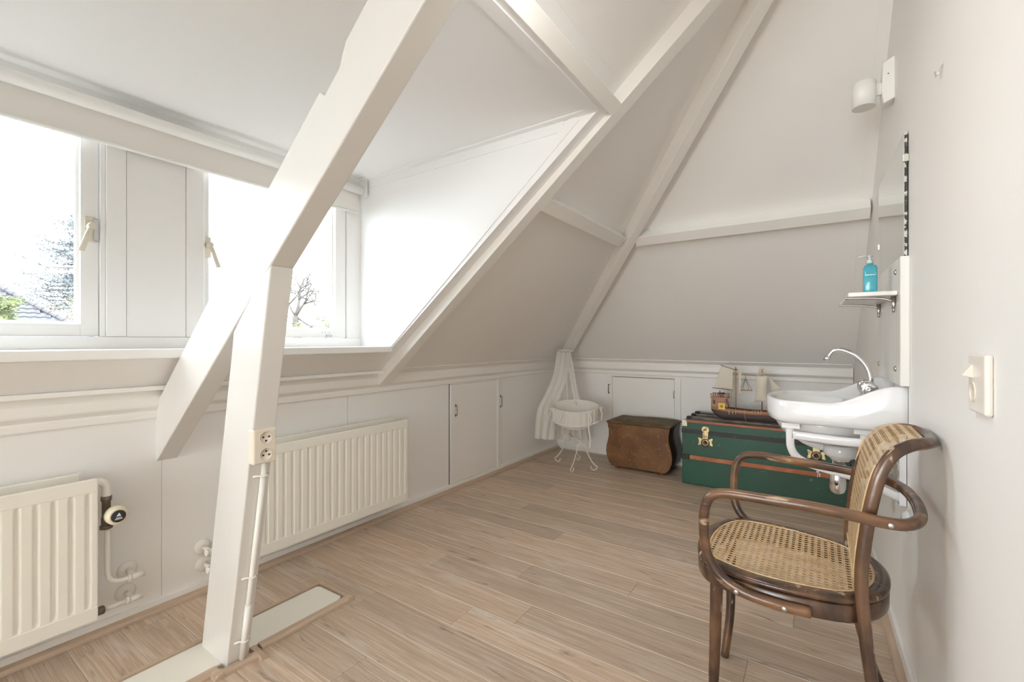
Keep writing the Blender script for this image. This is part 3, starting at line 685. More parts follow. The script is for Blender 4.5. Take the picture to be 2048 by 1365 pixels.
g = G(); g.lathe([(0.002, 0), (0.002, 0.002)], (RW(2.24)-0.020, 2.232, 2.12), '-y', 8)
obj('mount_screw', g, M['dark'], lp)
# hook
g = G(); 
g.tube(spline([W(0.0, 1.500, 1.775), W(0.006, 1.500, 1.760), W(0.010, 1.503, 1.752), W(0.012, 1.510, 1.756), W(0.012, 1.512, 1.766)], 4), 0.0013, 6)
g.lathe([(0.003, 0), (0.002, 0.002)], W(0, 1.500, 1.776), '-x', 8)
g.tube(spline([W(0.0, 1.522, 1.775), W(0.008, 1.520, 1.758), W(0.012, 1.512, 1.752)], 4), 0.0013, 6)
tag(obj('wall_hook', g, M['chrome'], org=W(0, 1.51, 1.75)), 'tiny metal picture hook high on the right wall', 'hook')
# small wall socket low behind the chair
wp = thing('wall_socket', W(0, 1.90, 0.5), 'small white round plug socket low on the wall behind the chair', 'socket')
obj('socket_body', G().lathe([(0.036, 0), (0.034, 0.010), (0.024, 0.020), (0.012, 0.022), (0, 0.022)], W(0, 1.93, 0.515), '-x', 28), M['ceramic'], wp)
obj('pin_hole', G().lathe([(0.004, 0), (0.004, 0.001)], W(0.0215, 1.925, 0.517), '-x', 10), M['dark'], wp)

# ---------------------------------------------------------------- wash basin
sk = thing('wash_basin', (0.05, 2.2, 0.70), 'white wall-hung ceramic wash basin on cast brackets with chrome tap', 'sink')
yN, yF, yM = 1.955, 2.445, 2.20
def rim_z(x):   # rises towards the wall
    t = min(max((x-0.02)/(0.215-0.02), 0), 1); return 0.878+0.070*t*t*(3-2*t)
def outline(inset, zf, n=56):
    """D-shaped outline: straight at wall, rounded front"""
    pts = []
    xw = 0.238-inset*0.0; 
    ctrl = [(xw, yN+inset), (0.12, yN+inset), (-0.04, yN+0.004+inset), (-0.115+inset*0.5, yN+0.02+inset), (-0.155+inset, yN+0.07+inset*0.5), (-0.182+inset, yM-0.06), (-0.182+inset, yM+0.06),
            (-0.155+inset, yF-0.07-inset*0.5), (-0.115+inset*0.5, yF-0.02-inset), (-0.04, yF-0.004-inset), (0.12, yF-inset), (xw-0.010, yF-inset)]
    return [(p.x, p.y, zf(p.x)) for p in spline([(a, b, 0) for a, b in ctrl], 6)]
rings = []
rings.append(outline(0.055, lambda x: 0.802)); rings.append(outline(0.012, lambda x: 0.794)); rings.append(outline(0.002, lambda x: 0.802)); rings.append(outline(0.0, lambda x: 0.82)); rings.append(outline(0.0, lambda x: rim_z(x)-0.008))
rings.append(outline(0.003, lambda x: rim_z(x)-0.001)); rings.append(outline(0.010, lambda x: rim_z(x)))
rings.append(outline(0.022, lambda x: rim_z(x)-0.002))
def deck(x): return 0.858+0.0*x
rings.append(outline(0.032, lambda x: min(rim_z(x)-0.010, 0.866)))
n = len(rings[0])
def bowl_ring(rx, ry, z, cxb=-0.022):
    out = []
    for k, p in enumerate(rings[-1]):
        # match by angle
        a = math.atan2((p[1]-yM)/0.22, (p[0]-0.03)/0.18); out.append((cxb+rx*cos(a), yM+ry*sin(a), z))
    return out
top_rings = rings[:]
for rx, ry, z in ((0.135, 0.185, 0.862), (0.128, 0.176, 0.852), (0.118, 0.158, 0.815), (0.098, 0.125, 0.770), (0.060, 0.075, 0.742), (0.022, 0.024, 0.735)): top_rings.append(bowl_ring(rx, ry, z))
g = G(); m_ = len(top_rings); vs = [p for r in top_rings for p in r]
fs = [(i*n+k, i*n+(k+1) % n, (i+1)*n+(k+1) % n, (i+1)*n+k) for i in range(m_-1) for k in range(n)]
fs.append(tuple((m_-1)*n+k for k in range(n)))
g.add(vs, fs, True)
# outer bowl underside
ub = []
for rx, ry, z in ((0.165, 0.20, 0.802), (0.160, 0.195, 0.775), (0.138, 0.165, 0.735), (0.095, 0.11, 0.708), (0.035, 0.035, 0.700)): ub.append([(0.005+rx*cos(2*pi*k/40), yM+ry*sin(2*pi*k/40), z) for k in range(40)])
basin = obj('basin', g, M['ceramic'], sk, recalc=True)
obj('bowl_underside', G().loft(ub), M['ceramic'], sk, recalc=True)
obj('back_rim', G().box(0.13, 0.236, yM-0.235, yM+0.235, 0.80, 0.866), M['ceramic'], sk, bevel=0.004)
obj('drain', G().lathe([(0.024, 0), (0.022, 0.003), (0.012, 0.002)], (-0.022, yM, 0.736), 'z', 24), M['chrome'], sk)
# brackets
def bracket(y):
    g = G(); yh = 0.011
    def path(pts, wd): g.tube(spline(pts, 6), wd, 10, flat=(0.011/ (wd if not isinstance(wd, list) else wd[0]), 1.0) if False else None)
    def bar(pts, h):
        P = spline(pts, 6); g.tube(P, h, 12, flat=(1.0, 0.011/h*1.0), up=None)
    # build in XZ plane with flat sections
    def flatbar(pts, hs):
        P = [Vector(p) for p in pts]; m = len(P); ring = []
        for i, p in enumerate(P):
            t = (P[min(i+1, m-1)]-P[max(i-1, 0)]).normalized(); nn = Vector((-t.z, 0, t.x)); h = hs[i]/2 if isinstance(hs, list) else hs/2
            ring.append([p+nn*h+Vector((0, -yh*0.7, 0)), p+nn*h*0.7+Vector((0, -yh, 0)), p-nn*h*0.7+Vector((0, -yh, 0)), p-nn*h+Vector((0, -yh*0.7, 0)),
                         p-nn*h+Vector((0, yh*0.7, 0)), p-nn*h*0.7+Vector((0, yh, 0)), p+nn*h*0.7+Vector((0, yh, 0)), p+nn*h+Vector((0, yh*0.7, 0))])
        g.loft(ring)
    def S(pts): return spline([(a, y, b) for a, b in pts], 6)
    flatbar(S([(-0.094, 0.775), (-0.093, 0.735), (-0.090, 0.70), (-0.073, 0.668), (-0.035, 0.647), (0.02, 0.634), (0.08, 0.624), (0.14, 0.606), (0.225, 0.570)]), 0.026)
    flatbar(S([(-0.086, 0.748), (0.0, 0.744), (0.06, 0.742), (0.13, 0.742), (0.225, 0.738)]), 0.030)
    flatbar(S([(0.130, 0.785), (0.130, 0.74), (0.134, 0.68), (0.142, 0.62)]), 0.028)
    g.box(-0.119, -0.062, y-0.020, y+0.014, 0.775, 0.793)
    g.box(0.098, 0.156, y-0.020, y+0.014, 0.775, 0.791)
    wb = [(RW(y)-0.020, 0.55), (RW(y)-0.002, 0.55), (RW(y)-0.002, 0.80), (RW(y)-0.020, 0.80)]
    g.prism([(a, y-0.022, b) for a, b in wb], (0, 0.044, 0))
    obj('bracket', g, M['ceramic'], sk, recalc=True)
bracket(2.0); bracket(2.40)
# waste trap
wt = obj('waste_cup', G().lathe([(0.030, 0.0), (0.032, 0.006), (0.052, 0.020), (0.056, 0.026), (0.056, 0.058), (0.050, 0.062)], (0.066, 2.2, 0.630), 'z', 28), M['ceramic'], sk)
obj('trap_pipe', G().lathe([(0.020, 0), (0.020, 0.04), (0.026, 0.042), (0.026, 0.056), (0.020, 0.058), (0.020, 0.080)], (0.060, 2.2, 0.556), 'z', 20), M['chrome'], sk)
obj('trap_bottle', G().lathe([(0.0, 0), (0.012, 0.001), (0.022, 0.008), (0.027, 0.022), (0.028, 0.04), (0.028, 0.085), (0.025, 0.092), (0.022, 0.094)], (0.057, 2.2, 0.497), 'z', 28), M['chrome'], sk)
obj('trap_outlet', G().tube([(0.07, 2.2, 0.585), (0.15, 2.2, 0.585), (0.225, 2.2, 0.585)], 0.016, 14), M['chrome'], sk)
# tap
tp = obj('tap', G().lathe([(0.024, 0), (0.024, 0.006), (0.020, 0.012), (0.019, 0.045)], (0.145, 2.2, 0.862), 'z', 24), M['chrome'], sk)
obj('tap_body', G().tube([(0.148, 2.150, 0.921), (0.148, 2.250, 0.921)], 0.021, 20), M['chrome'], sk)
for sgn in (-1, 1):
    g = G(); prof_ = [(0.018, 0), (0.026, 0.004), (0.029, 0.016), (0.025, 0.034), (0.018, 0.036)]
    nn = 30; vs = []
    for r, h_ in prof_:
        for k in range(nn):
            a = 2*pi*k/nn; rr_ = r*(1+0.10*cos(3*a)); vs.append((0.148+rr_*cos(a), 2.2+sgn*(0.045+h_), 0.921+rr_*sin(a)))
    g.add(vs, [(i*nn+k, i*nn+(k+1) % nn, (i+1)*nn+(k+1) % nn, (i+1)*nn+k) for i in range(4) for k in range(nn)]+[tuple(4*nn+k for k in range(nn)), tuple(range(nn))], True)
    kb = obj('tap_knob', g, M['chrome'], sk, recalc=True)
    obj('knob_cap', G().lathe([(0.0145, 0), (0.0135, 0.003), (0.006, 0.004), (0.0, 0.003)], (0.148, 2.2+sgn*0.080, 0.921), 'y' if sgn > 0 else '-y', 20), M['lockdark'] if False else M['steel'], kb)
g = G(); P = spline([(0.160, 2.2, 0.935), (0.158, 2.2, 0.965), (0.145, 2.2, 1.005), (0.118, 2.2, 1.040), (0.085, 2.2, 1.060), (0.060, 2.2, 1.066), (0.040, 2.2, 1.058), (0.028, 2.2, 1.040), (0.024, 2.2, 1.030)], 6)
g.tube(P, 0.0092, 14); obj('spout', g, M['chrome'], sk)
obj('aerator', G().tube([(0.0268, 2.2, 1.040), (0.0205, 2.2, 1.020)], 0.0115, 16), M['chrome'], sk)

# ---------------------------------------------------------------- bentwood armchair
ch = thing('armchair', (-0.07, 1.59, 0.0), 'dark bentwood armchair with cane seat and curved cane back by the right wall', 'chair')
# seat ring outline
seat_ctrl = [(-0.240, 1.392), (-0.140, 1.366), (-0.02, 1.372), (0.075, 1.404), (0.135, 1.480), (0.155, 1.590), (0.135, 1.695), (0.070, 1.772), (-0.04, 1.812), (-0.160, 1.828), (-0.250, 1.806), (-0.300, 1.735), (-0.322, 1.62), (-0.315, 1.50), (-0.285, 1.425)]
so_ = [Vector((p.x, p.y, 0)) for p in spline([(a, b, 0) for a, b in seat_ctrl], 6, closed=True)]
cen = Vector((-0.08, 1.595, 0))
def inset(P, d):
    n = len(P); out = []
    for i in range(n):
        t = (P[(i+1) % n]-P[i-1]).normalized(); nn = Vector((t.y, -t.x, 0))
        if nn.dot(cen-P[i]) < 0: nn = -nn
        out.append(P[i]+nn*d)
    return out
def ringset(specs): return [[(p.x, p.y, z) for p in inset(so_, d)] for d, z in specs]
def closed_loft(rings):
    n = len(rings[0]); m = len(rings); g = G()
    g.add([p for r in rings for p in r], [(i*n+k, i*n+(k+1) % n, ((i+1) % m)*n+(k+1) % n, ((i+1) % m)*n+k) for i in range(m) for k in range(n)], True); return g
obj('seat_frame', closed_loft(ringset([(0.002, 0.400), (0.0, 0.404), (0.0, 0.440), (0.004, 0.444), (0.030, 0.444), (0.030, 0.400)])), M['bent'], ch, recalc=True)
obj('seat_rim', closed_loft(ringset([(0.006, 0.444), (-0.002, 0.449), (-0.002, 0.458), (0.006, 0.463), (0.034, 0.4635), (0.038, 0.459), (0.038, 0.444)])), M['bent'], ch, recalc=True)
inner = inset(so_, 0.030)
def inside(x, y, poly=inner):
    c = False; n = len(poly); j = n-1
    for i in range(n):
        if (poly[i].y > y) != (poly[j].y > y) and x < (poly[j].x-poly[i].x)*(y-poly[i].y)/(poly[j].y-poly[i].y)+poly[i].x: c = not c
        j = i
    return c
def cane(f, ins, u0, u1, v0, v1, pitch, wd=0.0026, dw=0.0026, hs=1.0):
    """woven cane: f(u,v,h) maps to 3-D, ins(u,v) says where the weave exists"""
    g = G(); vs = []; fs = []
    def seg(a, b, w_, h):
        mu, mv = (a[0]+b[0])/2, (a[1]+b[1])/2
        if not (ins(a[0], a[1]) and ins(b[0], b[1])): return
        du, dv = b[0]-a[0], b[1]-a[1]; l = sqrt(du*du+dv*dv); nu, nv = -dv/l*w_/2, du/l*w_/2
        o = len(vs); e = 0.00025; h = h*0.6
        vs.extend([f(a[0]+nu, a[1]+nv, h-e), f(a[0]-nu, a[1]-nv, h-e), f(b[0]-nu, b[1]-nv, h-e), f(b[0]+nu, b[1]+nv, h-e),
                   f((a[0]), (a[1]), h+e), f((b[0]), (b[1]), h+e)])
        fs.extend([(o, o+4, o+5, o+3), (o+4, o+1, o+2, o+5), (o, o+3, o+2, o+1)])
    nu_ = int((u1-u0)/pitch); nv_ = int((v1-v0)/pitch); st = pitch
    for i in range(nu_+1):
        u = u0+i*pitch
        for j in range(nv_+1):
            v = v0+j*pitch
            for d in (-0.0019, 0.0019):
                seg((u+d, v), (u+d, v+st), wd, 0.0008); seg((u, v+d), (u+st, v+d), wd, 0.0)
            h = pitch/2
            seg((u+h, v), (u+pitch, v+h), dw, 0.0016); seg((u, v+h), (u+h, v+pitch), dw, 0.0016)
            seg((u+h, v), (u, v+h), dw, 0.0012); seg((u+pitch, v+h), (u+h, v+pitch), dw, 0.0012)
    g.add(vs, fs, False); return g
def fseat(u, v, h): 
    r2 = ((u+0.08)/0.2)**2+((v-1.595)/0.2)**2
    return (u, v, 0.4625-0.004*max(0, 1-r2)+h)
o = obj('seat_cane', cane(fseat, inside, -0.33, 0.16, 1.35, 1.85, 0.0168), M['cane'], ch); o['kind'] = 'stuff'
obj('cane_edging', closed_loft(ringset([(0.030, 0.4630), (0.032, 0.4655), (0.035, 0.4655), (0.037, 0.4630)])), M['cane'], ch, recalc=True)
# legs
def leg(pts, rs, name='leg', m='bent', flat=None, up=None):
    P = spline(pts, 6); k = len(P)
    R_ = [rs[0]+(rs[1]-rs[0])*i/(k-1) if len(rs) == 2 else None for i in range(k)]
    obj(name, G().tube(P, R_, 14, flat=flat, up=up), M[m], ch)
leg([(-0.252, 1.446, 0.405), (-0.255, 1.444, 0.28), (-0.259, 1.440, 0.12), (-0.268, 1.432, 0.0)], (0.0185, 0.0130))
leg([(-0.262, 1.768, 0.405), (-0.262, 1.766, 0.28), (-0.262, 1.752, 0.14), (-0.275, 1.722, 0.0)], (0.0170, 0.0130))
# back frame: one continuous bent hoop with both rear legs
near = [(0.175, 1.385, 0.0), (0.130, 1.392, 0.14), (0.108, 1.398, 0.27), (0.092, 1.400, 0.42), (0.088, 1.400, 0.53), (0.098, 1.398, 0.64), (0.110, 1.398, 0.72), (0.126, 1.402, 0.785), (0.150, 1.412, 0.828), (0.182, 1.432, 0.848), (0.212, 1.462, 0.852), (0.232, 1.510, 0.850)]
far = [(0.232, 1.620, 0.850), (0.216, 1.668, 0.852), (0.188, 1.706, 0.845), (0.155, 1.730, 0.820), (0.126, 1.742, 0.775), (0.100, 1.748, 0.70), (0.086, 1.752, 0.60), (0.080, 1.756, 0.50), (0.082, 1.760, 0.40), (0.098, 1.765, 0.27), (0.125, 1.772, 0.14), (0.172, 1.790, 0.0)]
Ph = spline([(a-0.004, b, c) for a, b, c in near+[(0.236, 1.565, 0.849)]+far], 6)
k = len(Ph); rad = []
for i, p in enumerate(Ph): rad.append(0.0120+0.0025*min(1, p.z/0.4) if p.z < 0.6 else 0.0142)
obj('back_hoop', G().tube(Ph, rad, 24, flat=(1.0, 0.95), sq=0.28), M['bent'], ch)
# cane back follows the hoop
def prof_back(t):   # t = 0 bottom .. 1 top, returns x, z along mid curve
    pts = [(0.084, 0.500), (0.086, 0.56), (0.094, 0.64), (0.106, 0.72), (0.122, 0.785), (0.146, 0.826), (0.180, 0.846), (0.216, 0.853)]
    return pts
bp_ = spline([(a, 0, c) for a, c in prof_back(0)], 10)
cum = [0]
for i in range(1, len(bp_)): cum.append(cum[-1]+(bp_[i]-bp_[i-1]).length)
def bat(s):
    s = min(max(s, 0), cum[-1]-1e-6); i = 0
    while cum[i+1] < s: i += 1
    t = (s-cum[i])/(cum[i+1]-cum[i]); p = bp_[i].lerp(bp_[i+1], t); d = (bp_[i+1]-bp_[i]).normalized(); return p, d
SL = cum[-1]
def fback(u, v, h):   # u = along profile, v = y
    p, d = bat(u); nn = Vector((-d.z, 0, d.x)); h = h*0.5+0.0125; return (p.x+nn.x*h, v, p.z+nn.z*h)
def ins_back(u, v):
    if u < 0.0 or u > SL-0.004: return False
    lo_, hi_ = 1.402, 1.766
    e = max(0, (u-(SL-0.11)))/0.11; c = 0.075*(1-sqrt(max(0, 1-e*e)))
    return lo_+c < v < hi_-c
o = obj('back_cane', cane(fback, ins_back, 0.0, SL, 1.39, 1.78, 0.0168, 0.0027, 0.0027), M['cane'], ch); o['kind'] = 'stuff'
obj('back_crossbar', G().tube([(0.084, 1.405, 0.497), (0.083, 1.58, 0.497), (0.082, 1.750, 0.497)], 0.011, 12, flat=(1.2, 0.8)), M['bent'], ch)
g = G()
for yy in (1.404, 1.764): g.tube([Vector(fback(s*SL*0.72/12, yy, 0.003)) for s in range(13)], 0.003, 6)
g.tube([fback(0.006, 1.41+0.33*i/10, 0.003) for i in range(11)], 0.003, 6)
obj('cane_edging', g, M['cane'], ch)
g = G()
for uu, vv in ((SL*0.80, 1.44), (SL*0.76, 1.46), (SL*0.68, 1.47)):
    a, b, c = fback(uu, vv, -0.004)
    g.tube(spline([(a, b, c), (a+0.014, b-0.004, c-0.006), (a+0.020, b-0.006, c-0.020), (a+0.026, b-0.008, c-0.034)], 3), 0.0007, 5)
obj('loose_cane', g, M['cane'], ch)
# arms: one bent rod, flattened, from near seat rail round the back to the far seat rail
zt = 0.686
arm = [(-0.02, 1.360, 0.418), (-0.09, 1.350, 0.420), (-0.17, 1.348, 0.428), (-0.225, 1.352, 0.452), (-0.258, 1.352, 0.500), (-0.268, 1.350, 0.560), (-0.266, 1.347, 0.630), (-0.248, 1.345, 0.672), (-0.205, 1.343, zt), (-0.12, 1.340, zt+0.003), (-0.02, 1.340, zt+0.004), (0.06, 1.348, zt-0.002), (0.12, 1.362, zt-0.010),
       (0.165, 1.385, zt-0.014), (0.196, 1.440, zt-0.014), (0.208, 1.53, zt-0.012), (0.206, 1.62, zt-0.008), (0.190, 1.70, zt-0.004), (0.150, 1.756, zt), (0.09, 1.782, zt+0.002), (0.0, 1.808, zt+0.003), (-0.10, 1.835, zt+0.002), (-0.19, 1.856, zt), (-0.240, 1.862, 0.672), (-0.260, 1.862, 0.630), (-0.266, 1.860, 0.560), (-0.262, 1.856, 0.505), (-0.235, 1.850, 0.455), (-0.18, 1.845, 0.430), (-0.10, 1.834, 0.420), (-0.03, 1.828, 0.418)]
obj('arm_hoop', G().tube(spline(arm, 6), 0.0133, 20, sq=0.15), M['bent_arm'], ch)
g = G()
for (x, y, z, ax) in ((0.135, 1.352, 0.674, '-y'), (-0.075, 1.336, 0.420, '-y'), (-0.185, 1.334, 0.430, '-y')):
    g.lathe([(0.0062, 0), (0.0062, 0.0015), (0.004, 0.0025), (0, 0.0027)], (x, y, z), ax, 14)
    obj('screw', g, M['screw'], ch); g = G()

# ---------------------------------------------------------------- green steamer trunk
tk = thing('steamer_trunk', (-0.36, 3.86, 0), 'green canvas steamer trunk with brass locks and orange slats under the ship', 'trunk')
tx0, tx1, ty0, ty1, th = -0.882, 0.163, 3.635, 4.085, 0.488
body_ = obj('trunk_body', G().box(tx0, tx1, ty0, ty1, 0.004, 0.405), M['green'], tk, bevel=0.005)
obj('lid', G().box(tx0, tx1, ty0, ty1, 0.408, th), M['green'], tk, bevel=0.006)
obj('lid_top', G().box(tx0+0.012, tx1-0.012, ty0+0.012, ty1-0.012, th-0.001, th+0.003), M['tlid'], tk)
obj('band', G().box(tx0-0.003, tx1+0.003, ty0-0.003, ty0+0.02, 0.392, 0.424), M['tband'], tk, bevel=0.001)
obj('band', G().box(tx0-0.003, tx0+0.004, ty0, ty1, 0.392, 0.424), M['tband'], tk, bevel=0.001)
obj('edge_strip', G().box(tx0+0.03, tx1-0.03, ty0-0.003, ty0+0.012, th-0.012, th+0.004), M['tslat'], tk, bevel=0.002)
obj('slat', G().box(tx0+0.055, tx1-0.05, ty0-0.010, ty0, 0.196, 0.228), M['tslat'], tk, bevel=0.003)
obj('slat_end', G().box(tx0-0.004, tx0+0.055, ty0-0.013, ty0, 0.193, 0.231), M['tband'], tk, bevel=0.006)
obj('slat_end', G().box(tx1-0.05, tx1+0.004, ty0-0.013, ty0, 0.193, 0.231), M['tband'], tk, bevel=0.006)
for i, yy in enumerate((3.74, 3.90, 4.03)):
    obj('lid_slat', G().box(tx0+0.03, tx1-0.03, yy-0.022, yy+0.022, th+0.003, th+0.016), M['tlid'], tk, bevel=0.004)
    obj('slat_cap', G().box(tx0+0.012, tx0+0.05, yy-0.026, yy+0.026, th+0.002, th+0.020), M['tband'], tk, bevel=0.005)
for i in range(4):
    obj('rivet', G().lathe([(0.006, 0), (0.005, 0.002), (0, 0.003)], (tx0+0.19+0.205*i, ty0-0.010, 0.212), '-y', 12), M['brass'], tk)
for xx in (tx0, tx1-0.036):
    g = G(); g.box(xx-0.002, xx+0.038, ty0-0.003, ty0+0.03, th-0.045, th+0.004); obj('corner_cap', g, M['corner'], tk, bevel=0.004)
for xl in (-0.712, -0.020):
    g = G(); yq = ty0-0.004
    lk = obj('lock', G().box(xl-0.021, xl+0.021, yq-0.006, yq+0.002, 0.345, 0.415), M['brass'], tk, bevel=0.002)
    g.lathe([(0.030, 0), (0.030, 0.004), (0.025, 0.007)], (xl, yq, 0.432), '-y', 24); g.lathe([(0.010, 0.006), (0.009, 0.011), (0, 0.013)], (xl, yq, 0.435), '-y', 16)
    obj('hasp', g, M['brass'], lk)
    obj('lock_case', G().lathe([(0.031, 0), (0.031, 0.006), (0.026, 0.011), (0.012, 0.012), (0.011, 0.009), (0, 0.009)], (xl, yq-0.002, 0.335), '-y', 28), M['lockdark'], lk)
    g = G(); g.lathe([(0.005, 0), (0.005, 0.001)], (xl, yq-0.0145, 0.337), '-y', 12); g.box(xl-0.0022, xl+0.0022, yq-0.0155, yq-0.0145, 0.326, 0.336); obj('keyhole', g, M['black'], lk)
    g = G(); g.prism([(xl-0.052, yq, 0.318), (xl-0.046, yq, 0.312), (xl-0.02, yq, 0.325), (xl+0.02, yq, 0.325), (xl+0.046, yq, 0.312), (xl+0.052, yq, 0.318), (xl+0.044, yq, 0.342), (xl+0.052, yq, 0.366), (xl+0.046, yq, 0.372), (xl+0.02, yq, 0.358), (xl-0.02, yq, 0.358), (xl-0.046, yq, 0.372), (xl-0.052, yq, 0.366), (xl-0.044, yq, 0.342)], (0, -0.003, 0))
    obj('lock_plate', g, M['brass'], lk, recalc=True)
g = G(); g.tube([(-0.012, ty0-0.012, 0.31), (-0.012, ty0-0.013, 0.24)], 0.0022, 6)
obj('key_string', g, M['ribbon'], tk)
g = G(); g.lathe([(0.006, 0), (0.009, 0.0), (0.009, 0.002), (0.006, 0.002)], (-0.012, ty0-0.012, 0.232), '-y', 14)
g.box(-0.014, -0.010, ty0-0.014, ty0-0.012, 0.195, 0.226); g.box(-0.018, -0.010, ty0-0.014, ty0-0.012, 0.195, 0.202); g.box(-0.003, 0.001, ty0-0.014, ty0-0.012, 0.198, 0.226)
obj('key', g, M['screw'], tk)
g = G(); g.box(tx1+0.001, tx1+0.008, ty0+0.12, ty1-0.12, 0.23, 0.27); obj('side_handle', g, M['tband'], tk, bevel=0.003)

# ---------------------------------------------------------------- bombe ottoman
ot = thing('storage_ottoman', (-1.27, 3.92, 0), 'brown leather storage ottoman with bulging sides between crib and trunk', 'ottoman')
oy0, oy1 = 3.738, 4.09
pr = [(0.020, -1.498, -1.040), (0.05, -1.522, -1.010), (0.10, -1.543, -0.990), (0.145, -1.549, -0.984), (0.19, -1.545, -0.990), (0.235, -1.533, -1.003), (0.28, -1.524, -1.013), (0.32, -1.524, -1.014), (0.36, -1.531, -1.008), (0.388, -1.538, -1.002)]
pr = [(z, a-0.0, b+0.0) for z, a, b in pr]
fr = [(a, oy0, z) for z, a, b in pr]+[(b, oy0, z) for z, a, b in reversed(pr)]
obj('front_panel', G().prism(fr, (0, 0.012, 0)), M['leather'], ot, recalc=True, bevel=0.003)
fr2 = [(a, oy0+0.012, z) for z, a, b in pr]+[(b, oy0+0.012, z) for z, a, b in reversed(pr)]
obj('side_body', G().prism([(x+(0.004 if x < -1.2 else -0.004), y, z) for x, y, z in fr2], (0, oy1-oy0-0.012, 0), True), M['leather_dark'], ot, recalc=True)
def lid_pt(u, v):
    x = -1.545+(0.549)*u; y = oy0-0.006+(oy1-oy0+0.008)*v; edge = min(u, 1-u, v, 1-v)
    z = 0.402+0.016*min(1, edge/0.10)**0.5+0.004*sin(u*7)*sin(v*5); return (x, y, z)
g = G().grid(lid_pt, 24, 16); 
obj('lid', g, M['velvet'], ot)
obj('lid_frame', G().box(-1.545, -0.996, oy0-0.006, oy1+0.002, 0.391, 0.4025), M['velvet'], ot, bevel=0.003)
for x in (-1.455, -1.075):
    for y in (oy0+0.03, oy1-0.03):
        obj('foot', G().lathe([(0.012, 0), (0.018, 0.004), (0.018, 0.021)], (x, y, 0), 'z', 16), M['leather'], ot)

# ---------------------------------------------------------------- doll crib with canopy
cr = thing('doll_crib', (-1.78, 3.60, 0), 'small white doll crib on curled wire legs with sheer canopy in the corner', 'crib')
feet = [(-1.975, 3.642), (-1.713, 3.411), (-1.588, 3.569), (-1.835, 3.779)]
tops = [(-1.88, 3.64), (-1.685, 3.49), (-1.645, 3.535), (-1.84, 3.70)]
ends = [((-1.90, 3.655), (-1.845, 3.70)), ((-1.70, 3.47), (-1.64, 3.52))]
def curl_leg(foot, top, zt_):
    fx, fy = foot; tx, ty = top; d = Vector((fx-tx, fy-ty, 0)); dl = d.length; d.normalize()
    pts = [Vector((tx, ty, zt_)), Vector((tx, ty, zt_-0.05))+d*0.004, Vector((tx, ty, 0.145))+d*(dl*0.15), Vector((tx, ty, 0.095))+d*(dl*0.55), Vector((tx, ty, 0.055))+d*(dl*0.98)]
    cc = Vector((tx, ty, 0.030))+d*(dl*1.0-0.0); r = 0.026
    for a in (10, -30, -70, -110, -150, -190): pts.append(cc+d*(cos(radians(a))*r)+Vector((0, 0, sin(radians(a))*r+0.0)))
    obj('leg', G().tube(spline(pts, 5), 0.0046, 8), M['cribm'], cr)
e0 = [(-1.905, 3.640), (-1.845, 3.700)]; e1 = [(-1.708, 3.488), (-1.648, 3.548)]
curl_leg(feet[0], e0[0], 0.235); curl_leg(feet[3], e0[1], 0.235); curl_leg(feet[1], e1[0], 0.200); curl_leg(feet[2], e1[1], 0.200)
g = G()
for (a, b), z in ((e0, 0.235), (e1, 0.200)):
    g.tube(spline([(a[0], a[1], z-0.002), ((a[0]*.8+b[0]*.2), a[1]*.8+b[1]*.2, z+0.022), ((a[0]+b[0])/2, (a[1]+b[1])/2, z+0.028), ((a[0]*.2+b[0]*.8), a[1]*.2+b[1]*.8, z+0.022), (b[0], b[1], z-0.002)], 5), 0.0046, 8)
m0 = Vector(((e0[0][0]+e0[1][0])/2, (e0[0][1]+e0[1][1])/2, 0.262)); m1 = Vector(((e1[0][0]+e1[1][0])/2, (e1[0][1]+e1[1][1])/2, 0.227))
g.tube([m0, m1], 0.0046, 8); g.tube([m0, m0+Vector((0.02, 0, 0.12))], 0.004, 8); g.tube([m1, m1+Vector((-0.02, 0, 0.16))], 0.004, 8)
obj('stretcher', g, M['cribm'], cr)
mid = (m0+m1)/2; mid.z = 0
ax_ = Vector((0.93, 0.37, 0)).normalized(); sd = Vector((-ax_.y, ax_.x, 0))
def bas(a, k, z, rip=0.0): # point round the basket at angle a
    rl, rs_ = 0.200*k, 0.125*k
    r = 1+rip*sin(a*22); q = (z-0.35)/0.15
    return mid+ax_*(rl*cos(a)*r)+sd*(rs_*sin(a)*r)+Vector((0, 0, z+0.032*sin(a)*max(0, q)+0.036*cos(a)**2*(1-min(1, max(0, q)))))
def ringb(k, z, rip=0, n=88): return [bas(2*pi*i/n, k, z, rip) for i in range(n)]
g = G(); rs = [ringb(0.55, 0.335, 0.01), ringb(0.78, 0.352, 0.015), ringb(0.90, 0.42, 0.02), ringb(1.0, 0.525, 0.015)]
g.loft(rs, cap=False); o = obj('basket', g, M['lace'], cr)
obj('mattress', G().loft([ringb(0.55, 0.37), ringb(0.85, 0.40), ringb(0.85, 0.43), ringb(0.5, 0.44)]), M['ribbon'], cr)
obj('basket_skirt', G().loft([ringb(0.985, 0.372, 0.03), ringb(1.0, 0.45, 0.025), ringb(1.01, 0.528, 0.01)], cap=False), M['lace'], cr)
obj('lace_trim', G().tube(ringb(0.99, 0.373, 0.035), 0.0065, 6, closed=True), M['ribbon'], cr)
obj('lace_trim', G().tube(ringb(0.80, 0.345, 0.035), 0.0055, 6, closed=True), M['ribbon'], cr)
obj('rim', G().tube(ringb(1.01, 0.528), 0.0045, 8, closed=True), M['ribbon'], cr)
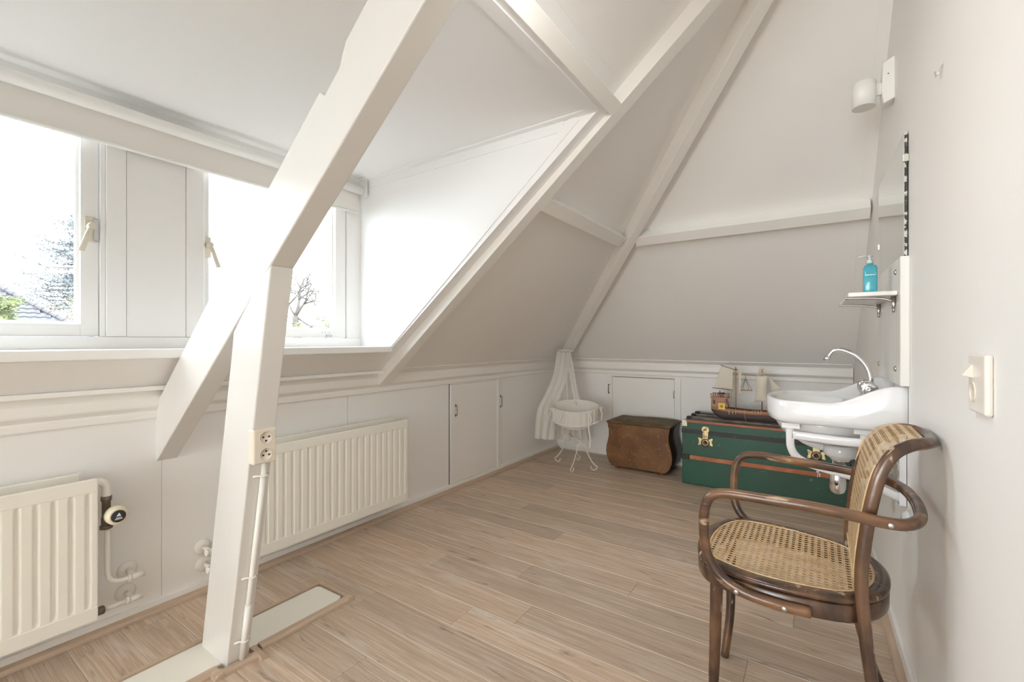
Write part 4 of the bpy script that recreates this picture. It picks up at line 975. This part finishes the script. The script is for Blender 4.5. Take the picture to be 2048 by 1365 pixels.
# ribbons and bows
def ribbon(pts, w_=0.010):
    P = spline(pts, 5); g = G(); ring = []
    for p in P: ring.append([p+sd*0.0-ax_*w_/2, p+ax_*w_/2])
    n = len(P); g.add([q for r in ring for q in r], [(2*i, 2*i+1, 2*i+3, 2*i+2) for i in range(n-1)], True)
    return obj('ribbon', g, M['ribbon'], cr, thick=0.001)
def bow(p):
    g = G()
    for s_ in (-1, 1):
        g.tube(spline([p, p+ax_*s_*0.014+Vector((0, 0, 0.010)), p+ax_*s_*0.026+Vector((0, 0, 0.002)), p+ax_*s_*0.014+Vector((0, 0, -0.008)), p], 4), 0.003, 6)
    g.tube([p-Vector((0, 0, 0.006)), p+Vector((0, 0, 0.006))], 0.006, 8)
    obj('bow', g, M['ribbon'], cr)
for a_ in (-0.62*pi, -0.30*pi, 0.0, -0.85*pi):
    p = Vector(bas(a_, 1.06, 0.520)); bow(p)
    q = Vector((p.x, p.y, 0))
    ribbon([p, p+ax_*0.02+Vector((0, 0, -0.05)), p+ax_*0.012+Vector((0, 0, -0.11))]); 
    if a_ == -0.62*pi: ribbon([p, p-ax_*0.03+Vector((0, 0, -0.04)), p-ax_*0.055+Vector((0, 0, -0.09))])
    if a_ == -0.30*pi: ribbon([p, p+Vector((0, 0, -0.14)), p+ax_*0.012+Vector((0, 0, -0.24)), p+ax_*0.006+Vector((0, 0, -0.30))], 0.013)
# canopy pole and drapes
top = Vector((-1.960, 3.765, 1.010))
obj('pole', G().tube([m0+Vector((-0.02, 0.02, 0.13)), top+Vector((0, 0, -0.02))], 0.005, 8), M['cribm'], cr)
obj('canopy_ruffle', G().tube([top+Vector((R2[0]*cos(t)*0.066-R2[1]*sin(t)*0.028, R2[1]*cos(t)*0.066+R2[0]*sin(t)*0.028, 0.005*sin(9*t))) for t in [2*pi*i/60 for i in range(60)]], 0.011, 7, closed=True), M['lace'], cr)
def drape(name, path, w0, w1, folds, amp, dirv):
    """path: list of centre points from the top down; cloth width grows from w0 to w1 along dirv with folds"""
    P = spline(path, 6); n = len(P); dv = Vector(dirv).normalized(); nv = Vector((-dv.y, dv.x, 0))
    def f(u, v):
        i = min(int(u*(n-1)), n-1); p = P[i]; k = u
        wv = w0[0]*(1-k)+w0[1]*k if isinstance(w0, tuple) else w0+(w1-w0)*k
        return p+dv*((v-0.5)*wv)+nv*(amp*(0.4+k)*sin(v*folds*2*pi))+Vector((0, 0, 0.006*k*sin(v*5+1)))
    g = G().grid(lambda u, v: f(u, v), n-1, 44); return obj(name, g, M['tulle'], cr)
R3 = Vector((R2[0], R2[1], 0))
tL = top+Vector((0.0, -0.01, -0.01))
V3 = lambda x, y, z: Vector((x, y, z))
drape('canopy_drape', [tL+R3*-0.012, tL+R3*-0.018+V3(0, -0.01, -0.10), tL+R3*-0.035+V3(0, -0.03, -0.25), tL+R3*-0.085+V3(0, -0.06, -0.40), tL+R3*-0.125+V3(0, -0.08, -0.50), tL+R3*-0.140+V3(0, -0.09, -0.62), tL+R3*-0.150+V3(0, -0.09, -0.80)], 0.125, 0.18, 3, 0.006, R3)
drape('canopy_drape', [tL+R3*0.028, tL+R3*0.060+V3(0, -0.01, -0.14), tL+R3*0.105+V3(0, -0.06, -0.28), tL+R3*0.155+V3(0, -0.12, -0.41), tL+R3*0.185+V3(0, -0.15, -0.48)], 0.045, 0.060, 2, 0.006, R3)
drape('canopy_drape', [tL+V3(0.01, 0.03, 0), tL+R3*0.01+V3(0, 0.05, -0.3), tL+R3*0.02+V3(0, 0.06, -0.55), tL+R3*0.03+V3(0, 0.05, -0.83)], 0.05, 0.34, 6, 0.008, R3)
drape('canopy_drape', [tL+R3*-0.060+V3(0, -0.04, -0.48), tL+R3*-0.085+V3(0, -0.10, -0.60), tL+R3*-0.105+V3(0, -0.12, -0.79)], 0.10, 0.13, 2, 0.006, R3)

# ---------------------------------------------------------------- model sailing ship
shp = thing('model_ship', (-0.42, 3.77, 0.507), 'wooden model sailing ship with linen sails standing on the green trunk', 'ship')
ys = 3.765
def SP(x_, y_, yw=ys):       # photograph pixel to a point in the ship's plane
    u = (x_-1024)/905.0; v = (682.5-y_)/905.0
    dx, dy = F2[0]+u*R2[0], F2[1]+u*R2[1]; t = yw/dy
    return Vector((dx*t, yw, 1.10+v*t))
sx0 = SP(1424, 830).x; sx1 = SP(1590, 830).x
zd = 0.507
def hull_sec(t):
    x = sx0+(sx1-sx0)*t
    wmax = 0.052*(1-abs(2*t-0.85)**3*0.55) if t < 0.85 else 0.052*(1-((t-0.6)/0.4)**2*0.86)
    wmax = max(wmax, 0.004)
    ztop = 0.585+0.020*(2*t-1)**2+0.012*(t > 0.8)*(t-0.8)/0.2; zb = zd+0.004+(0.055*max(0, (0.12-t)/0.12)**1.5)+0.06*max(0, (t-0.88)/0.12)**1.5
    pts = []
    for k in range(13):
        a = pi*(k/12); s_ = -cos(a); zz = ztop-(ztop-zb)*(sin(a)**0.7)
        pts.append(Vector((x, ys+wmax*(abs(s_)**0.6)*(1 if s_ > 0 else -1), zz)))
    return pts, ztop, wmax
secs = [hull_sec(i/24)[0] for i in range(25)]
g = G(); g.loft(secs, closed=False, cap=False); obj('hull', g, M['keel'], shp, thick=0.003)
g = G()
for sgn in (-1, 1):
    ring = []
    for i in range(25):
        p, zt_, wm = hull_sec(i/24); y_ = ys+sgn*(wm+0.002); x_ = p[0].x
        ring.append([Vector((x_, y_-0.002, zt_-0.026)), Vector((x_, y_+0.002, zt_-0.026)), Vector((x_, y_+0.002, zt_+0.003)), Vector((x_, y_-0.002, zt_+0.003))])
    g.loft(ring)
obj('gunwale', g, M['deckwood'], shp, recalc=True)
g = G(); g.loft([[Vector((hull_sec(i/24)[0][0].x, ys-hull_sec(i/24)[2], 0.572)), Vector((hull_sec(i/24)[0][0].x, ys+hull_sec(i/24)[2], 0.572))] for i in range(25)], closed=False, cap=False)
obj('deck', g, M['deckdark'], shp, thick=0.002)
g = G(); xc0, xc1 = SP(1424, 800).x, SP(1457, 800).x; zc1 = 0.702
g.prism([(xc0, ys-0.046, 0.60), (xc1+0.004, ys-0.046, 0.60), (xc1-0.014, ys-0.046, 0.650), (xc1-0.012, ys-0.046, 0.668), (xc0+0.004, ys-0.046, 0.668)], (0, 0.092, 0))
cast = obj('stern_castle', g, M['deckwood'], shp, recalc=True)
g = G(); g.box(xc0-0.004, xc1+0.002, ys-0.052, ys+0.052, 0.665, 0.672)
for i in range(8):
    xq = xc0+0.002+i*(xc1-xc0-0.01)/7; g.box(xq-0.003, xq+0.003, ys-0.052, ys-0.046, 0.672, 0.694); g.box(xq-0.003, xq+0.003, ys+0.046, ys+0.052, 0.672, 0.694)
g.box(xc0-0.004, xc1+0.002, ys-0.053, ys-0.045, 0.692, 0.698); g.box(xc0-0.004, xc1+0.002, ys+0.045, ys+0.053, 0.692, 0.698)
obj('railing', g, M['deckwood'], cast)
obj('castle_window', G().box(xc0+0.016, xc0+0.032, ys-0.0475, ys-0.045, 0.620, 0.650), M['deckdark'], cast)
g = G(); e_a = SP(1439.5, 807); e_b = SP(1452.5, 820)
em = obj('emblem', G().box(e_a.x, e_b.x, ys-0.059, ys-0.044, e_b.z+0.008, e_a.z+0.008), M['yellow'], cast)
g = G(); ex, ez = (e_a.x+e_b.x)/2, (e_a.z+e_b.z)/2+0.008
for k in range(8):
    a = k*pi/4; g.tube([(ex, ys-0.0595, ez), (ex+cos(a)*0.013, ys-0.0595, ez+sin(a)*0.013)], 0.0018, 5)
g.lathe([(0.006, 0), (0.006, 0.001)], (ex, ys-0.0592, ez), '-y', 12)
obj('emblem_star', g, M['ochre'], cast)
g = G(); g.tube([(xc0+0.05, ys-0.03, 0.700), (xc0+0.095, ys-0.03, 0.703)], 0.007, 8); g.box(xc0+0.055, xc0+0.085, ys-0.040, ys-0.02, 0.672, 0.697); g.tube([(xc0+0.062, ys-0.03, 0.70), (xc0+0.060, ys-0.03, 0.722)], 0.003, 6)
obj('deck_gun', g, M['deckdark'], cast)
def mast(x_, z0, z1, r=0.0045): obj('mast', G().tube([(x_, ys, z0), (x_, ys, z1)], [r, r*0.7], 10), M['deckwood'], shp)
mx, fx_ = SP(1471.5, 780).x, SP(1524, 780).x
mast(mx, 0.57, 0.905); mast(fx_, 0.57, 0.895)
for qa, qb in (((1441, 730.5), (1473, 741)), ((1424, 776), (1466, 781))): obj('yard', G().tube([SP(*qa), SP(*qb)], 0.0022, 6), M['deckdark'], shp)
g = G(); g.tube([SP(1487, 750, ys-0.02), SP(1513, 752, ys-0.02)], 0.0022, 6); obj('yard', g, M['deckwood'], shp)
def sail(corners, bulge, name='sail', yw=0.0, flip=1, scallop=0.0):
    c = [Vector(p) for p in corners]
    def f(u, v):
        p = c[0].lerp(c[1], u).lerp(c[3].lerp(c[2], u), v); p = p.copy(); p.y += -bulge*sin(pi*u)*sin(pi*min(v, 0.999))+yw
        if scallop: p.z += scallop*abs(sin(u*8*pi))*(v > 0.97)
        return p
    obj(name, G().grid(f, 24, 16), M['sail'], shp, thick=0.0012)
sail([SP(1442.5, 731.5), SP(1466, 739.5), SP(1465.5, 780.5), SP(1429, 776.5)], 0.012, scallop=0.004)
sail([SP(1476.5, 739, ys-0.03), SP(1482.5, 739, ys-0.05), SP(1481, 789, ys-0.05), SP(1475, 790, ys-0.02)], 0.01)
sail([SP(1513.5, 752, ys-0.03), SP(1534, 752.5, ys-0.035), SP(1532, 804, ys-0.04), SP(1509.5, 804, ys-0.03)], 0.025)
sail([SP(1515, 752, ys+0.03), SP(1530, 752.5, ys+0.02), SP(1529, 735, ys), SP(1519, 735, ys)], 0.01)
sail([SP(1536, 752), SP(1537, 753), SP(1562, 779), SP(1544, 783)], 0.008)
g = G(); ap = SP(1491, 751); 
for q in ((1479.5, 780), (1485, 779), (1498, 780), (1504, 781)): g.tube([SP(1491, 758), SP(*q)], 0.0012, 5)
g.tube([ap, SP(1491, 758)], 0.0015, 5); obj('hanger_line', g, M['rope_dark'], shp)
obj('hanger_bar', G().tube([SP(1479, 780.5), SP(1504.5, 781.5)], 0.0035, 6), M['deckwood'], shp)
obj('crows_nest', G().lathe([(0.006, 0), (0.011, 0.012), (0.011, 0.014), (0.0, 0.014)], (fx_, ys, SP(1524, 750).z), 'z', 12), M['sail'], shp)
g = G(); g.lathe([(0.006, 0), (0.011, 0.008), (0.011, 0.010), (0.0, 0.010)], (mx, ys, SP(1470, 741).z), 'z', 12); obj('crows_nest', g, M['deckwood'], shp)
g = G()
for xq in (1458, 1465, 1471.5): g.tube([SP(xq, 826, ys-0.052), (mx, ys-0.005, 0.885)], 0.0011, 4); g.tube([SP(xq, 826, ys+0.052), (mx, ys+0.005, 0.885)], 0.0011, 4)
for xq in (1504, 1510, 1516, 1522): g.tube([SP(xq, 829, ys-0.052), (fx_, ys-0.005, 0.87)], 0.0011, 4); g.tube([SP(xq, 829, ys+0.052), (fx_, ys+0.005, 0.87)], 0.0011, 4)
for k in range(14):
    z = 0.66+k*0.016; t = (z-0.60)/(0.885-0.60)
    a = SP(1458, 826, ys-0.052).lerp(Vector((mx, ys-0.005, 0.885)), t); b = SP(1471.5, 826, ys-0.052).lerp(Vector((mx, ys-0.005, 0.885)), t); g.tube([a, b], 0.0008, 4)
g.tube([SP(1479, 795), SP(1494, 817), SP(1508, 803)], 0.0008, 4); g.tube([SP(1490, 820, ys-0.056), SP(1489, 832, ys-0.058), SP(1493, 846, ys-0.06)], 0.001, 4)
o = obj('rigging', g, M['rope'], shp); o['kind'] = 'stuff'
g = G()
for xq in (1458, 1465, 1471.5, 1504, 1510, 1516, 1522): p = SP(xq, 822, ys-0.054); g.tube([p, p+Vector((0, 0, -0.028))], 0.0026, 6)
obj('deadeyes', g, M['rope'], shp)
obj('bowsprit', G().tube([(sx1-0.04, ys, 0.61), (sx1+0.07, ys, 0.66)], [0.004, 0.0025], 8), M['deckwood'], shp)
g = G()
for x_ in (sx0+0.10, sx1-0.10): g.box(x_-0.012, x_+0.012, ys-0.03, ys+0.03, 0.507, 0.513)
obj('stand', g, M['deckdark'], shp)

# ---------------------------------------------------------------- outdoors
def OUT(x_, y_, t):
    u = (x_-1024)/905.0; v = (682.5-y_)/905.0
    return Vector(((F2[0]+u*R2[0])*t, (F2[1]+u*R2[1])*t, 1.10+v*t))
smo(G().box(-90, -3.2, -40, 60, -6.4, -6.0), M['grass'], 'ground')
# neighbour's hipped roof with individual tiles
nr = thing('neighbour_house', (-34, 2.0, -6), 'neighbouring house with grey tiled hipped roof seen through the left window', 'house')
Xr = -33.0; pitchr = radians(42)
cr_, sr_ = cos(pitchr), sin(pitchr)
def RP(y, s, e=0): return Vector((Xr-cr_*s+sr_*e, y, 1.2+sr_*s+cr_*e))
hy = 7.85   # hip foot
hk = 0.80  # y shift per metre of slope
g = G(); g.prism([RP(-6, -0.4, -0.08), RP(hy+0.5, -0.4, -0.08), RP(hy-hk*5.2, 5.2, -0.08), RP(-6, 5.2, -0.08)], (-0.1, 0, -0.1)); obj('roof', g, M['tilegap'], nr, recalc=True)
obj('wall', G().box(Xr-6, Xr-0.25, -6, hy, -6, 0.95), M['redbrick'], nr)
tv = []; tf = []
tw, tl = 0.36, 0.34
for i in range(7):
    yy = -tw/2+tw*i/6; hh = 0.035*sin(2*pi*i/6)*0.6+0.02
    for s_, z_ in ((0, 0.045), (tl*1.12, 0.0)): tv.append((yy, s_, hh+z_))
for i in range(7): tv.append((-tw/2+tw*i/6, 0, 0.0))
tf = [(2*i, 2*i+2, 2*i+3, 2*i+1) for i in range(6)]+[(14+i, 14+i+1, 2*i+2, 2*i) for i in range(6)]
me = bpy.data.meshes.new('roof_tile'); me.from_pydata([tuple(Vector((-cr_*s_+sr_*e, y, sr_*s_+cr_*e))) for y, s_, e in tv], [], tf); me.materials.append(M['tile'])
for r in range(0, 14):
    for c in range(40):
        y = -1.2+c*tw; s_ = r*tl
        if y+tw/2 > hy-hk*s_-0.05: break
        o = bpy.data.objects.new('roof_tile', me); COL.objects.link(o); o.parent = nr; o.location = RP(y, s_)-Vector((-34, 2.0, -6))
hp = RP(hy, 0, 0.03); hq = RP(hy-hk*4.9, 4.9, 0.03); hl = (hq-hp).length; hdn = (hq-hp).normalized()
g0 = G().tube([Vector((0, 0, 0)), hdn*0.42], [0.15, 0.12], 8)
me2 = bpy.data.meshes.new('ridge_tile'); me2.from_pydata([tuple(p) for p in g0.v], [], g0.f); me2.materials.append(M['tile'])
for i in range(int(hl/0.38)):
    o = bpy.data.objects.new('ridge_tile', me2); COL.objects.link(o); o.parent = nr; o.location = hp+hdn*0.38*i-Vector((-34, 2.0, -6))
def leafcloud(centres, n, size, rad, flatz=0.5):
    vs = []; fs = []
    for _ in range(n):
        c = random.choice(centres); p = c+Vector((random.gauss(0, rad), random.gauss(0, rad), random.gauss(0, rad*flatz)))
        a = Vector((random.uniform(-1, 1), random.uniform(-1, 1), random.uniform(-.5, .5))).normalized()*size*random.uniform(.6, 1.4); b = Vector((random.uniform(-1, 1), random.uniform(-1, 1), random.uniform(-.5, .5))).normalized()*size*0.5
        o = len(vs); vs += [p-a-b*0.3, p+a-b*0.3, p+a*0.3+b, p-a*0.3+b]; fs.append((o, o+1, o+2, o+3))
    return G().add(vs, fs)
# conifer
base = OUT(175, 682, 42); base.z = -6
cf = thing('conifer_tree', base, 'tall blue-green conifer behind the neighbouring tiled roof', 'tree')
obj('trunk', G().tube([base, base+Vector((0, 0, 19.5))], [0.35, 0.06], 8), M['bark'], cf)
g = G(); cents = []
for k in range(190):
    z = random.uniform(3.0, 18.5); ln = 10.5*(1-(z/19.5))**0.7*random.uniform(0.65, 1.1)+0.3; a = random.uniform(0, 2*pi)
    p0 = base+Vector((0, 0, z)); d = Vector((cos(a), sin(a), 0)); p1 = p0+d*ln*0.6+Vector((0, 0, -0.05*ln)); p2 = p0+d*ln+Vector((0, 0, 0.13*ln))
    g.tube([p0, p1, p2], [0.06, 0.035, 0.015], 4)
    for q in range(int(5+ln*2.2)): t = (q+2)/(6+ln*2.2); cents.append((p0.lerp(p1, t/0.6) if t < 0.6 else p1.lerp(p2, min(1, (t-0.6)/0.4)))+Vector((random.gauss(0, .25), random.gauss(0, .25), random.gauss(0, .08))))
obj('branches', g, M['bark'], cf)
o = obj('needles', leafcloud(cents, 52000, 0.13, 0.26, 0.4), M['conifer'], cf); o['kind'] = 'stuff'
# bare tree
bb = OUT(591, 700, 26); bb.z = -6
bt_ = thing('bare_tree', bb, 'leafless branching tree seen through the right window', 'tree')
g = G()
def grow(p, d, r, ln, depth):
    pts = [p]; q = p.copy(); dd = d.copy()
    for k in range(3):
        dd = (dd+Vector((random.gauss(0, .16), random.gauss(0, .16), random.gauss(0.03, .10)))).normalized(); q = q+dd*ln/3; pts.append(q.copy())
    g.tube(pts, [r, r*.9, r*.8, r*.66], 5)
    if depth == 0: return
    for _ in range(3 if depth > 2 else 2):
        nd = (dd+Vector((random.gauss(0, .62), random.gauss(0, .62), random.gauss(0.05, .42)))).normalized(); grow(q, nd, r*0.62, ln*random.uniform(.62, .85), depth-1)
random.seed(21)
trunk_top = OUT(591, 632, 26)
g.tube([bb, trunk_top], [0.24, 0.17], 8)
for tgt, r in (((592, 600), 0.11), ((612, 612), 0.10), ((578, 622), 0.07), ((604, 642), 0.07)):
    q = OUT(*tgt, 26); d = (q-trunk_top); ln = d.length; grow(trunk_top, d.normalized(), r, max(ln, 0.9), 5)
obj('branches', g, M['bark'], bt_)
def bush(name, x_, y_, t, r, mm, n, lab, flat=0.8):
    c = OUT(x_, y_, t); b = Vector((c.x, c.y, -6)); T_ = thing(name, b, lab, 'shrub')
    cs = [c+Vector((random.gauss(0, r), random.gauss(0, r), random.gauss(-r*.4, r*flat))) for _ in range(26)]
    o = obj('leaves', leafcloud(cs, n, 0.09, r*0.35), M[mm], T_); o['kind'] = 'stuff'
    obj('stem', G().tube([b, c+Vector((0, 0, -r))], [0.12, 0.05], 6), M['bark'], T_)
bush('shrub', -12, 612, 15, 0.26, 'bush', 1600, 'bright yellow-green shrub top in front of the neighbouring roof')
bush('shrub', 165, 640, 31, 0.85, 'bush2', 2600, 'pale blossoming tree top at the right edge of the left window')
bush('shrub', 652, 652, 24, 0.55, 'bush', 1800, 'light green treetop low in the corner of the right window')
chm = OUT(595, 664, 30)
ck = thing('brick_chimney', (chm.x, chm.y, -6), 'small red brick chimney seen low through the right window', 'chimney')
obj('stack', G().box(chm.x-0.2, chm.x+0.2, chm.y-0.2, chm.y+0.2, -6, chm.z+0.5), M['redbrick'], ck)
obj('chimney_cap', G().box(chm.x-0.26, chm.x+0.26, chm.y-0.26, chm.y+0.26, chm.z+0.5, chm.z+0.58), M['tile'], ck)
